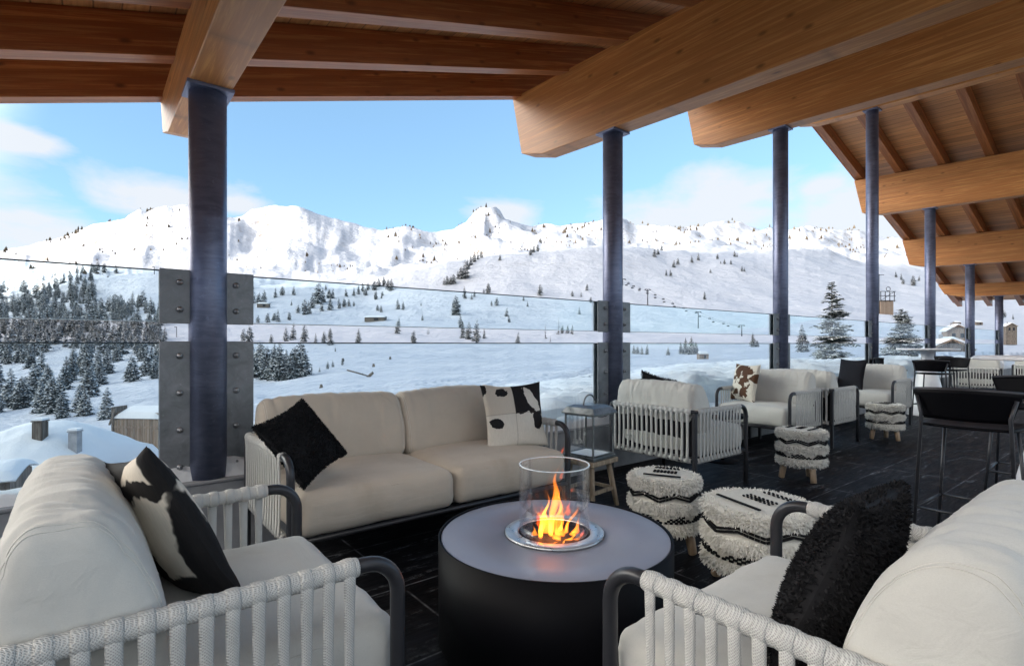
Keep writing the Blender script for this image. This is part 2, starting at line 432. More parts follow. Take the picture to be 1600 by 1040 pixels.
M['needlebig']=foliage_mat('spruce needles',(.022,.036,.028),(.085,.10,.07),.98,2.0)
M['bark']=simple('bark',(.06,.045,.035),.9)
M['shrub']=simple('bare brush',(.13,.105,.075),.9,0,.4,.05)
def board_mat(name,c0,c1,w=.18,axis=0):
    m,nt,b=mat(name)
    t=N(nt,'ShaderNodeTexCoord'); s=N(nt,'ShaderNodeSeparateXYZ'); nt.links.new(t.outputs['Object'],s.inputs[0])
    q=mth(nt,'DIVIDE',mth(nt,'ADD',s.outputs[0],s.outputs[1]),w)
    wn=N(nt,'ShaderNodeTexWhiteNoise',noise_dimensions='1D'); nt.links.new(mth(nt,'FLOOR',q),wn.inputs['W'])
    ln=ramp(nt,mth(nt,'FRACT',q),[(0,.9),(.08,0),(.92,0),(1,.9)])
    g=ntex(nt,coords(nt,(5,5,.6)),2,5)
    c=mixc(nt,wn.outputs[0],c0,c1); c=mixc(nt,ramp(nt,g,[(.35,0),(.7,.6)]),c,(.30,.27,.24))
    c=mixc(nt,ln,c,(.03,.025,.02))
    nt.links.new(c,b.inputs['Base Color']); b.inputs['Roughness'].default_value=.85
    return m
M['boards']=board_mat('weathered boards',(.15,.095,.06),(.28,.20,.14))
M['darkboards']=board_mat('dark boards',(.05,.038,.03),(.11,.085,.065),.2)
M['window']=simple('dark window',(.02,.025,.03),.15)
M['steelring']=steel_mat('brushed steel ring',(.42,.43,.44),(.66,.67,.68),.3,.8,(12,12,12))
def top_mat():
    m,nt,b=mat('satin table top'); v=coords(nt)
    n=ntex(nt,v,2.2,5,.6); sp=ntex(nt,v,120,3,.7)
    c=ramp(nt,n,[(.3,(.225,.23,.285)),(.7,(.30,.305,.36))])
    c=mixc(nt,ramp(nt,sp,[(.68,0),(.74,.5)]),c,(.05,.05,.05))
    nt.links.new(c,b.inputs['Base Color']); b.inputs['Metallic'].default_value=.15
    nt.links.new(ramp(nt,n,[(.3,.36),(.7,.50)]),b.inputs['Roughness']); return m
M['tabletop']=top_mat()
def fire_mat(name, c, k):
    m,nt,b=mat(name); nt.nodes.remove(b); out=nt.nodes['Material Output']
    e=N(nt,'ShaderNodeEmission'); e.inputs[0].default_value=(*c,1); e.inputs[1].default_value=k
    nt.links.new(e.outputs[0],out.inputs['Volume'])
    return m
M['fire']=fire_mat('flame gas',(1.0,.23,.016),36)
M['firered']=fire_mat('red flame gas',(1.0,.10,.012),17)
M['ember']=simple('ember stone',(.45,.44,.43),.8,0,.3,30)

# ------------------------------------------------------------------ terrain
PXK=[-6000,-2000,-400,0,120,250,400,560,700,800,940,1100,1250,1400,1600,2200,7000]
ZK=[5,9,20,30,50,90,160,260,380,500,600,760]
TAB={-6000:[900,850,800,750,700,640,590,550,510,470,450,470],
-2000:[900,850,800,750,700,640,590,550,510,470,450,470],
-400:[900,850,790,750,712,662,605,565,528,500,486,490],
0:[880,840,775,740,700,660,615,570,530,497,482,490],
120:[870,830,765,732,692,648,602,556,512,468,438,452],
250:[830,790,740,712,676,636,590,543,498,453,423,440],
400:[700,675,645,630,613,598,572,537,505,476,452,440],
560:[680,648,622,608,594,578,556,530,505,478,452,436],
700:[665,632,608,596,584,570,552,528,498,456,407,415],
800:[655,625,600,590,578,564,548,526,493,440,397,405],
940:[640,612,588,578,568,557,544,524,490,436,387,394],
1100:[604,590,573,566,560,552,542,522,486,442,408,394],
1250:[592,580,567,561,556,550,541,522,488,452,420,398],
1400:[584,574,563,558,553,548,540,522,493,463,436,415],
1600:[578,569,560,556,552,547,540,525,500,475,452,432],
2200:[578,569,560,556,552,547,540,525,500,475,452,432],
7000:[578,569,560,556,552,547,540,525,500,475,452,432]}
SKY=[(-6000,400),(-2000,420),(-400,402),(0,393),(50,383),(98,372),(150,351),(196,342),(245,328),(287,321),(330,333),(364,344),(381,344),(395,331),(423,325),(472,325),(500,337),(525,345),(555,352),(583,366),(621,363),(677,368),(709,363),(730,352),(742,337),(752,329),(760,328),(766,334),(773,347),(793,352),(821,358),(845,352),(870,356),(905,352),(940,349),(975,349),(1010,359),(1038,363),(1092,359),(1127,352),(1155,356),(1187,366),(1232,365),(1267,354),(1292,363),(1344,368),(1372,375),(1407,382),(1450,400),(1600,430),(2200,440),(7000,440)]
def li(tab,x):
    if x<=tab[0][0]: return tab[0][1]
    for (a,ya),(b,yb) in zip(tab,tab[1:]):
        if x<=b: return lerp(ya,yb,(x-a)/(b-a))
    return tab[-1][1]
ZS=1500.0
def hz(y,Z): return CH+(CY-y)/F*Z
def colprof(px):
    k=0
    while k<len(PXK)-2 and px>PXK[k+1]: k+=1
    t=clamp((px-PXK[k])/(PXK[k+1]-PXK[k])); t=lerp(t,t*t*(3-2*t),.6)
    a,b=TAB[PXK[k]],TAB[PXK[k+1]]
    hs=[hz(lerp(p,q,t),Z) for p,q,Z in zip(a,b,ZK)]
    s=hz(li(SKY,px),ZS)
    return ZK+[1130,ZS,1800,2600], hs+[lerp(hs[-1],s,.40),s,s-110,s-260]
_cache={}
def base_h(px,Z):
    kx=round(px*2)
    if kx not in _cache: _cache[kx]=colprof(px)
    zs,hs=_cache[kx]
    if Z<=zs[0]: return hs[0]
    if Z>=zs[-1]: return hs[-1]
    import bisect
    i=bisect.bisect_right(zs,Z)-1
    # monotone-ish cubic in Z
    def sl(k):
        if k<=0 or k>=len(zs)-1: return (hs[min(k+1,len(zs)-1)]-hs[max(k-1,0)])/(zs[min(k+1,len(zs)-1)]-zs[max(k-1,0)])
        d0=(hs[k]-hs[k-1])/(zs[k]-zs[k-1]); d1=(hs[k+1]-hs[k])/(zs[k+1]-zs[k])
        return 0 if d0*d1<=0 else 2*d0*d1/(d0+d1)
    h=zs[i+1]-zs[i]; t=(Z-zs[i])/h
    return (2*t**3-3*t*t+1)*hs[i]+(t**3-2*t*t+t)*h*sl(i)+(-2*t**3+3*t*t)*hs[i+1]+(t**3-t*t)*h*sl(i+1)
def height(x,y):
    Yc=max(y,.6); px=CX+F*x/Yc
    if 700<Yc<1495:
        k=sstep(700,1000,Yc)*(1-sstep(1300,1495,Yc)); px+=k*(55*noise.fractal(Vector((x/260,y/260,8)),.9,2.1,4)+40*(1495-Yc)/500*noise.noise(Vector((x/400,0,3))))
    px=clamp(px,-6000,7000); h=base_h(px,Yc)
    p=Vector((x,y,0)); Z=Yc
    n=0.0
    if Z<40: n+=.10*(1-sstep(25,40,Z))*noise.fractal(p*1.1,1,2,3)+.05*noise.fractal(p*3.1,1,2,2)
    n+=.0045*min(Z,600)*sstep(6,60,Z)*noise.fractal(p*(1/55.0),.9,2.1,5)
    if Z>450:
        w=sstep(450,1000,Z)*(1-.92*sstep(1330,1490,Z)*(1-sstep(1520,1700,Z)))
        n+=w*(11*noise.fractal(p*(1/170.0)+Vector((3,7,0)),.9,2.1,6)+24*(noise.ridged_multi_fractal(p*(1/260.0)+Vector((5,1,0)),.95,2.2,6,1.0,2.0)-1.0)+4*noise.fractal(p*(1/60.0),.8,2.1,4))
    u,v=UV(x,y)
    if 900>u>3.2 and 3.6<v<12 and Z<40:   # shovelled snow banks outside the railing
        n+=.11*sstep(3.2,5,u)*sstep(3.6,4.4,v)*(1-sstep(8,12,v))*(noise.fractal(Vector((u*1.1,v*1.1,3)),.6,2.1,6)+.1)
    h+=n
    if u>-9 and 3.6<v<6 and Z<60: h=min(h,.40+max(0,v-3.74)*1.1+.06*noise.noise(Vector((u*2,v*2,1))))
    return h
def terrain():
    pxs=[-6000,-4500,-3300,-2500,-1900,-1500,-1200,-950,-750,-580,-440,-320,-220,-140]+[x for x in range(-80,1690,3)]+[1720,1800,1900,2050,2250,2500,2900,3500,4300,5400,7000]
    zs=[10*(2600/10)**(i/150) for i in range(151)]
    vs=[]
    for z in zs:
        for px in pxs:
            x=(px-CX)/F*z; h=height(x,z); u,v=UV(x,z)
            if v<13.5: h-=.5+ (6 if v<4.2 and u<28 else 0)
            vs.append((x,z,h))
    m=MB(); n=len(pxs)
    m.add(vs,[(i*n+j,i*n+j+1,(i+1)*n+j+1,(i+1)*n+j) for i in range(len(zs)-1) for j in range(n-1)])
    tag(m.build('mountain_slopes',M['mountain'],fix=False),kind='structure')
    m=MB(); nu,nv=520,90
    def g(i,j):
        u=-9+40*i/(nu-1); v=3.72+12.0*(j/(nv-1))**1.4
        p=P(u,v); return (p.x,p.y,height(p.x,p.y))
    m.grid(g,nu,nv)
    tag(m.build('snow_ground',M['snow'],fix=False),kind='structure')
    m=MB(); m.lathe([(3,-16),(60,-16),(900,-17),(7000,-20)],64)
    tag(m.build('valley_floor',M['snow'],fix=False),kind='structure')
terrain()

# ------------------------------------------------------------------ sun, and the mountain ridge behind the terrace that shades the valley
ELEV=math.radians(11.5); TE=math.tan(ELEV); LX,LY=.86,.51
BND=[(-150,505,600),(0,472,600),(100,432,600),(250,424,600),(400,446,600),(560,446,600),(700,413,600),(760,404,600),(850,398,600),(940,391,600),(1100,398,680),(1200,396,740),(1300,388,760),(1450,430,740),(1600,440,760)]
RD=1100.0
pts=[]
for px,y,Z in BND:
    x=(px-CX)/F*Z; s=x*LX+Z*LY; w=x*LY-Z*LX
    pts.append((w,hz(y,Z)+TE*(s+RD)))
pts.sort()
def ridge():
    m=MB(); ws=[-1700+20*i for i in range(150)]
    def g(i,j):
        w=ws[i]; top=li([(-1700,pts[0][1]-60),(-1000,pts[0][1]-30)]+pts+[(500,pts[-1][1]),(1300,pts[-1][1])],w)+7*noise.fractal(Vector((w/60,0,0)),1,2,4)
        ds,f=[(-2600,.25),(-2000,.6),(-1450,.85),(-1100,1.0),(-1040,.95),(-900,.74),(-600,.36),(-300,.10),(-80,-.05)][j]
        s=ds; z=f*top-(14 if f<=.13 else 0)+(0 if j==3 else 8*noise.fractal(Vector((w/90,s/90,2)),1,2,4))
        return (s*LX+w*LY, s*LY-w*LX, z)
    m.grid(g,len(ws),9)
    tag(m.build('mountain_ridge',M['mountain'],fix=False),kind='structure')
ridge()
sd=Vector((LX*math.cos(ELEV),LY*math.cos(ELEV),-math.sin(ELEV)))
sl=bpy.data.lights.new('sun','SUN'); sl.energy=1.5; sl.angle=math.radians(.5); sl.color=(1,.93,.82)
so=bpy.data.objects.new('sun',sl); col.objects.link(so); so.rotation_euler=sd.to_track_quat('-Z','Y').to_euler(); so.location=(-300,-400,300)
w=bpy.data.worlds.new('World'); scn.world=w; w.use_nodes=True
nt=w.node_tree; bg=nt.nodes['Background']
sk=N(nt,'ShaderNodeTexSky',sky_type='NISHITA'); sk.sun_disc=False; sk.sun_elevation=ELEV; sk.sun_rotation=math.atan2(-LX,-LY)%(2*PI)
sk.altitude=1800; sk.air_density=1.0; sk.dust_density=.4; sk.ozone_density=1.2
tc=N(nt,'ShaderNodeTexCoord')
mp=N(nt,'ShaderNodeMapping'); mp.inputs['Scale'].default_value=(3.2,3.2,8.5); nt.links.new(tc.outputs['Generated'],mp.inputs[0])
cn=ntex(nt,mp.outputs[0],1.9,8,.58,.25)
def blob(px,py,rad):
    d=Vector(((px-CX)/F,1,(CY-py)/F)).normalized()
    vm=N(nt,'ShaderNodeVectorMath',operation='SUBTRACT'); nt.links.new(tc.outputs['Generated'],vm.inputs[0]); vm.inputs[1].default_value=d
    v2=N(nt,'ShaderNodeVectorMath',operation='MULTIPLY'); nt.links.new(vm.outputs[0],v2.inputs[0]); v2.inputs[1].default_value=(1,1,2.6)
    v3=N(nt,'ShaderNodeVectorMath',operation='LENGTH'); nt.links.new(v2.outputs[0],v3.inputs[0])
    mr=N(nt,'ShaderNodeMapRange',interpolation_type='SMOOTHSTEP'); nt.links.new(v3.outputs['Value'],mr.inputs[0])
    mr.inputs[1].default_value=0; mr.inputs[2].default_value=rad; mr.inputs[3].default_value=1; mr.inputs[4].default_value=0
    return mr.outputs[0]
acc=None
for b in [(20,360,.26),(-150,330,.4),(240,312,.20),(20,212,.10),(795,335,.13),(1030,345,.26),(1150,330,.30),(1320,330,.28),(1500,330,.35),(1280,292,.10),(370,322,.08)]:
    o=blob(*b); acc=o if acc is None else mth(nt,'MAXIMUM',acc,o)
cm=ramp(nt,mth(nt,'ADD',mth(nt,'MULTIPLY',acc,.52),mth(nt,'MULTIPLY',cn,.9)),[(.60,0),(.88,.92)])
cloudc=(1.28,1.33,1.40)
FILL_GLOW=(22.5,20.6,18.2)
gm=N(nt,'ShaderNodeGamma'); gm.inputs[1].default_value=.55; nt.links.new(sk.outputs[0],gm.inputs[0])
skc=mixc(nt,1.0,gm.outputs[0],(.50,.70,.86),'MULTIPLY')
# added out-of-view fill glow low on the sun's side, to brighten the terrace
bd=Vector((-.93,-.30,.34)).normalized()
dp=N(nt,'ShaderNodeVectorMath',operation='DOT_PRODUCT'); nt.links.new(tc.outputs['Generated'],dp.inputs[0]); dp.inputs[1].default_value=bd
bk=N(nt,'ShaderNodeMapRange',interpolation_type='SMOOTHSTEP'); nt.links.new(dp.outputs['Value'],bk.inputs[0]); bk.inputs[1].default_value=.45; bk.inputs[2].default_value=.92
bn=ramp(nt,cn,[(.3,.45),(.6,1)])
sz=N(nt,'ShaderNodeSeparateXYZ'); nt.links.new(tc.outputs['Generated'],sz.inputs[0])
lowm=N(nt,'ShaderNodeMapRange',interpolation_type='SMOOTHSTEP'); nt.links.new(sz.outputs[2],lowm.inputs[0]); lowm.inputs[1].default_value=.72; lowm.inputs[2].default_value=.36
vl=N(nt,'ShaderNodeMapRange',interpolation_type='SMOOTHSTEP'); nt.links.new(sz.outputs[1],vl.inputs[0]); vl.inputs[1].default_value=.30; vl.inputs[2].default_value=-.30; vl.inputs[4].default_value=.8
skc=mixc(nt,mth(nt,'MULTIPLY',vl.outputs[0],bn),skc,(1.58,1.50,1.39))   # added warm fill in the unseen sky overhead and behind, offsetting the blue light
skc=mixc(nt,mth(nt,'MULTIPLY',mth(nt,'MULTIPLY',bk.outputs[0],lowm.outputs[0]),bn),skc,FILL_GLOW)
nt.links.new(mixc(nt,cm,skc,cloudc),bg.inputs[0])
bg.inputs[1].default_value=.15

# ------------------------------------------------------------------ terrace floor, kerb, snow on the kerb
U0,SP=.529,3.555
UN=lambda n: U0+SP*n
m=MB(); m.box((10,-1.0,-.2),(36,8.88,.4)); m.box((10,-1.2,-8.3),(35.6,8.4,15.6),1)
tag(m.build('floor',[M['floor'],M['concrete']],rot=ANG),kind='structure')
m=MB(); m.box((10,3.60,-7.6),(36,.28,16.0)); m.box((10,3.472,.412),(36,.05,.02))
o=m.build('concrete_kerb',M['concrete'],rot=ANG,bevel=.006); tag(o,'long grey concrete kerb along the terrace edge under the glass','kerb')
m=MB()
def g(i,j):
    u=-6+32*i/639; t=j/8; v=3.475+.30*t
    hgt=(.075+.06*noise.fractal(Vector((u*1.7,v*6,0)),.8,2,4))*math.sin(PI*clamp(t*.8+.12))**.6
    dn=min(abs(u-UN(n)) for n in range(0,7)); hgt+=.10*math.exp(-(dn/.28)**2)*(.6+.5*noise.noise(Vector((u*6,v*9,4))))
    if t==0: hgt=-.01
    e=.03*noise.noise(Vector((u*3,0,9)))*(1-t)
    p=P(u,v+e); return (p.x,p.y,.402+max(hgt,-.01))
m.grid(g,640,9); tag(m.build('kerb_snow',M['snow'],fix=False),kind='structure')

# ------------------------------------------------------------------ steel columns
COLZ=[2.35,2.68,3.31,4.24,5.47,4.24,3.31,2.68]   # index n+1
ordn=['hidden','nearest thick','second','third','fourth','fifth','sixth','seventh']
LOWER=(.43,1.205); UPPER=(1.325,1.612)
CR=.099
for n in range(0,7):
    zt=COLZ[n+1]
    if n==0: lab='nearest and thickest looking blue grey steel column left of the sofa'
    else: lab={-1:'blue grey steel column at the far left end outside the photo',1:'blue grey steel column behind the lantern, second from the left',2:'blue grey steel column behind the speckled cowhide pillow armchair',3:'blue grey steel column behind the armchair with the plain black pillow',4:'blue grey steel column behind the white pedestal bar table',5:'sixth blue grey steel column from the left near the bar stools',6:'farthest blue grey steel column at the end of the terrace'}[n]
    t=thing('steel_column',lab,'column',P(UN(n),3.551,.40),ANG,'steel columns along the terrace edge')
    m=MB(); m.lathe([(0,0),(CR,0),(CR,zt-.40-.02),(0,zt-.42)],48); m.build('shaft',M['column'],t)
    m=MB(); m.box((0,0,zt-.40-.012),(.24,.24,.022)); m.build('cap_plate',M['column'],t,bevel=.003)
    for (a,b),nb in ((LOWER,4),(UPPER,2)):
        for sgn in (-1,1):
            m=MB(); m.box((sgn*(CR+.066),-.02,(a+b)/2-.40),(.152,.014,b-a+.02)); 
            pl=m.build('clamp_plate',M['plate'],t,bevel=.004)
            m=MB(); m.box((sgn*(CR+.066),.035,(a+b)/2-.40),(.148,.012,b-a)); m.build('back_plate',M['plate'],pl)
            for k in range(nb):
                zz=lerp(a,b,(k+.35)/(nb-.3) if nb>2 else (.24,.78)[k])-.40
                m=MB(); m.tube([(sgn*(CR+.045),-.027,zz),(sgn*(CR+.045),-.036,zz),(sgn*(CR+.045),-.041,zz)],[.017,.017,.009],12)
                m.tube([(sgn*(CR+.045),-.041,zz),(sgn*(CR+.045),-.052,zz)],.008,6)
                m.build('bolt',M['bolt'],pl)
# glass panes
for n in range(-1,6):
    lab={-1:'glass wind screen left of the nearest steel column',0:'glass wind screen behind the two seat sofa',1:'glass wind screen behind the armchair seen from its back',2:'glass wind screen in front of the tall spruce',3:'glass wind screen before the second, half hidden spruce',4:'glass wind screen in front of the snow roofed chalets',5:'glass wind screen at the far end, last in the row'}[n]
    t=thing('glass_screen',lab,'glass screen',P(UN(n)+SP/2,3.551,.43),ANG,'glass screens between the columns')
    for nm,(a,b) in (('lower_pane',LOWER),('upper_pane',UPPER)):
        L=SP-2*CR-.06
        m=MB()
        for s in (-.009,.009):
            m.add([(-L/2,s+.008,a-.43),(L/2,s+.008,a-.43),(L/2,s+.008,b-.43),(-L/2,s+.008,b-.43)],[(0,1,2,3) if s<0 else (3,2,1,0)],0,False)
        for (x0,z0,x1,z1) in ((-L/2,a,L/2,a),(-L/2,b,L/2,b),(-L/2,a,-L/2,b),(L/2,a,L/2,b)):
            m.add([(x0,-.001,z0-.43),(x1,-.001,z1-.43),(x1,.017,z1-.43),(x0,.017,z0-.43)],[(0,1,2,3)],1,False)
        m.tube([(-L/2,.008,b-.43),(L/2,.008,b-.43)],.0042,6,mat=1); m.tube([(-L/2,.008,a-.43),(L/2,.008,a-.43)],.0028,6,mat=2)
        m.build(nm,[M['pane'],M['paneedge'],M['rim']],t,fix=False)

# ------------------------------------------------------------------ timber roof
UR=UN(3); SLP=.29; SV=.035
def soff(u,v): return 3.08+SLP*((u if u<=UR else 2*UR-u)-U0)+SV*(v-3.551)
roof=thing('terrace_roof','spruce timber gable roof with deep beams over the terrace','roof',P(0,0,0),ANG)
VB=0.2
for n in range(0,7):
    u=UN(n); zb=COLZ[n+1]; zt=soff(u,3.551)-.003
    f=lambda v,z: (v,z+SV*(v-3.551))
    poly=[f(VB,zb),f(4.5,zb),f(4.86,zb+.09),f(5.03,zt),f(VB,zt)]
    m=MB(); m.prism(poly,-.11,.11)
    o=m.build('beam',M['beam'],roof,loc=(u,0,0),rot=PI/2,bevel=.006)
k=0
for v in [4.93-.80*i for i in range(6)]:
    for sd_,ua,ub in ((1,-1.5,UR-.002),(-1,UR+.002,2*UR+1.6)):
        m=MB(); vs=[]
        for u in (ua,ub):
            for vv in (v-.07,v+.07):
                for h in (0,.272): vs.append((u-ua,vv-v,soff(u,vv)+h-soff(ua,v)))
        m.add(vs,[(0,1,3,2),(4,6,7,5),(0,4,5,1),(2,3,7,6),(0,2,6,4),(1,5,7,3)],0,False)
        th=-math.atan(SLP)*sd_; Mi=Matrix.Rotation(-th,3,'Y'); m.v=[tuple(Mi@Vector(q)) for q in m.v]
        o=m.build('purlin',M['purlin'],roof,loc=(ua,v,soff(ua,v)),bevel=.004); o.rotation_euler=(0,th,0)
for ua,ub in ((-1.7,UR),(UR,2*UR+1.8)):
    m=MB(); vs=[]
    for u in (ua,ub):
        for vv in (VB,5.13):
            for h in (.275,.33): vs.append((u,vv,soff(u,vv)+h))
    m.add(vs,[(0,1,3,2),(4,6,7,5),(0,4,5,1),(2,3,7,6),(0,2,6,4),(1,5,7,3)],0,False)
    m.build('roof_boards',M['deck'],roof)
    m=MB(); vs=[]
    for u in (ua,ub):
        for vv in (5.132,5.155):
            for h in (.20,.36): vs.append((u,vv,soff(u,vv)+h))
    m.add(vs,[(0,1,3,2),(4,6,7,5),(0,4,5,1),(2,3,7,6),(0,2,6,4),(1,5,7,3)],0,False)
    m.build('fascia',M['purlin'],roof)

# ------------------------------------------------------------------ soft goods
def soft_box(d, r, puff=.02, n=20, wr=.004, seed=0):
    """rounded upholstered block centred on the origin"""
    m=MB(); hx,hy,hz_=d[0]/2,d[1]/2,d[2]/2
    nx,ny,nz=[max(6,int(n*q/max(d))) for q in d]
    def pt(p):
        q=Vector(p)
        inner=Vector((clamp(q.x,-hx+r,hx-r),clamp(q.y,-hy+r,hy-r),clamp(q.z,-hz_+min(r,hz_*.9),hz_-min(r,hz_*.9))))
        dd=q-inner
        if dd.length>1e-6:
            s=max(abs(dd.x),abs(dd.y),abs(dd.z)); q=inner+dd.normalized()*s
        fx,fy=1-(q.x/hx)**2,1-(q.y/hy)**2
        fx=max(fx,0);fy=max(fy,0)
        q.z+=puff*(fx*fy)**.6*(1 if q.z>0 else -.25)*abs(q.z/hz_)
        fz=max(0,1-(q.z/hz_)**2)
        q.x+=.35*puff*fz*fy*(q.x/hx)**3; q.y+=.35*puff*fz*fx*(q.y/hy)**3
        w=noise.fractal(Vector((q.x*4+seed*7,q.y*4,q.z*4)),1,2,3)*wr+noise.noise(Vector((q.x*16+seed,q.y*5,q.z*22)))*wr*.5
        cr=1-abs(noise.noise(Vector((q.x*5+seed,q.y*9,q.z*3+seed*2))))*2.4
        w-=.006*max(0,cr-.45)*(.4+sstep(.3,1,max(abs(q.x/hx),abs(q.y/hy))))
        nn=Vector((q.x/hx,q.y/hy,q.z/hz_)); nn.normalize()
        return q+nn*w
    def remap(t): return math.sin(t*PI/2)*.55+t*.45
    L=lambda k,i: -1+2*i/k
    for ax,(a,b) in ((0,(1,2)),(1,(2,0)),(2,(0,1))):
        N3=(nx,ny,nz); H=(hx,hy,hz_)
        for sg in (-1,1):
            def g(i,j):
                p=[0,0,0]; p[ax]=sg*H[ax]; p[a]=remap(L(N3[a],i))*H[a]; p[b]=remap(L(N3[b],j))*H[b]
                return pt(p)
            m.grid(g,N3[a]+1,N3[b]+1)
    return m
def weld(me,d=1e-4):
    import bmesh
    bm=bmesh.new(); bm.from_mesh(me); bmesh.ops.remove_doubles(bm,verts=bm.verts,dist=d)
    bmesh.ops.recalc_face_normals(bm,faces=bm.faces); bm.to_mesh(me); bm.free()
def soft(name, d, r, mt, parent, loc, puff=.025, wr=.004, seed=0, n=26):
    m=soft_box(d,r,puff,n,wr,seed); me=m.mesh(name,mt); weld(me); return link(name,me,parent,loc)
def back_cushion(name, L, z0, z1, th, mt, parent, loc, seed=0, lean=.16):
    H=z1-z0; zm=z0+.42*H; NP,NL=72,96
    rings=[]
    def prof(ph):
        c,s=math.cos(ph),math.sin(ph)
        x=th/2*math.copysign(abs(c)**.72,c)
        z=(zm+(z1-zm)*abs(s)**.95) if s>=0 else (zm-(zm-z0)*abs(s)**.42)
        if s>=0: x*=1-.10*abs(s)
        return x,z
    ys=[]
    for j in range(NL):
        t=-1+2*j/(NL-1); ys.append(math.sin(t*PI/2)*.4*L/2+t*.6*L/2)
    def sc(y):
        q=clamp((abs(y)-(L/2-.05))/.05); return 1-.10*q**2.5
    def pt(ph,y,k=1.0):
        x,z=prof(ph); f=sc(y)*k; zc=z0+.45*H
        x*=f; z=zc+(z-zc)*f
        q=abs(y)/(L/2)
        s=max(0,math.sin(ph))
        wr=.0050*noise.fractal(Vector((ph*1.1+seed,y*17,seed)),.8,2,3)*(.4+.8*s)+.006*noise.fractal(Vector((x*5,y*4,z*5+seed)),1,2,3)
        cr=1-abs(noise.noise(Vector((y*11+seed*3,ph*.8+y*2,seed*1.7))))*2.2
        wr-=.017*max(0,cr-.35)**1.5*s**.6*(.35+.65*sstep(.1,.8,q))
        wr+=.004*noise.noise(Vector((y*34,ph*1.2,seed)))*s
        x+=wr*math.cos(ph); z+=wr*math.sin(ph)+.012*(1-q*q)*s
        return Vector((x-lean*(z-z0),y,z))
    m=MB(); rg=[]
    ends=[(.93,.010),(.75,.017),(.5,.021),(.25,.024),(.02,.025)]
    seq=[(-L/2-b,a) for a,b in reversed(ends)]+[(y,1.0) for y in ys]+[(L/2+b,a) for a,b in ends]
    def g(i,j):
        y,k=seq[i]; yy=clamp(y,-L/2,L/2); p=pt(2*PI*j/NP-PI/2,yy,k); p.y=y; return p
    m.grid(g,len(seq),NP,False,True)
    o=m.build(name,mt,parent,loc)
    for sg in (-1,1):          # two rows of stitching round each end panel
        m=MB()
        for k,dy in ((1.0,-.004),(1.0,-.013)):
            m.tube([pt(2*PI*j/160-PI/2,sg*(L/2+dy),k)+Vector((math.cos(2*PI*j/160-PI/2),0,math.sin(2*PI*j/160-PI/2)))*.0003 for j in range(160)],.0011,5,True)
        m.build('seam',M['stitch'],o)
    return o
# ------------------------------------------------------------------ rope furniture
def arc(c,a0,a1,r,ax,ay,n=8):
    c=Vector(c);ax=Vector(ax);ay=Vector(ay)
    return [c+ax*(r*math.cos(lerp(a0,a1,i/n)))+ay*(r*math.sin(lerp(a0,a1,i/n))) for i in range(n+1)]
AT=.668; BR=.285
def rope_panel(a, b, out, parent, fine=True):
    """rope woven between the arm rail and the base rail from a to b; out = outward normal"""
    m=MB(); a=Vector((a[0],a[1],0)); b=Vector((b[0],b[1],0)); d=(b-a); L=d.length; d.normalize(); out=Vector((out[0],out[1],0))
    sp=.0475; n=int(L/sp); sp=L/n
    # wrapped top rail: one coil per strap, one between
    for z,r0 in ((AT,.0215),(BR,.018)):
        path=[];rs=[]
        st=8 if fine else 4
        for i in range(n*2*st+1):
            s=L*i/(n*2*st); q=(i%st)/st
            path.append(a+d*s+Vector((0,0,z))); rs.append(r0*(1.02+.05*math.sin(PI*q)**.5)+(.0008*noise.noise(Vector((s*60,z,0)))))
        m.tube(path,rs,12 if fine else 8)
    for i in range(n):
        s=(i+.5)*sp; j1=.003*noise.noise(Vector((s*9+a.x,a.y*3,1))); j2=.003*noise.noise(Vector((s*9,a.y*3+5,b.x)))
        base=a+d*s
        z0,z1=AT+.012,BR-.008
        path=[]
        for k in range(9):
            t=k/8
            o=.0185-.004*math.sin(PI*t)
            path.append(base+d*lerp(j1,j2,t)+out*o+Vector((0,0,lerp(z0,z1,t))))
        w=[.0145,.0142,.0132,.0122,.0116,.0116,.0122,.0132,.0145]
        m.tube(path,w,8,flat=.42,side=d)
        # the loop over the rail
        lp=arc(base+Vector((0,0,AT)),0,2*PI,.0228,out,(0,0,1),14)[:-1]
        m.tube(lp,.0145,8,True,flat=.20,side=d)
        lp=arc(base+Vector((0,0,BR)),0,2*PI,.0192,out,(0,0,1),12)[:-1]
        m.tube(lp,.0145,8,True,flat=.20,side=d)
    return m.build('rope_panel',M['rope'],parent,fix=False)
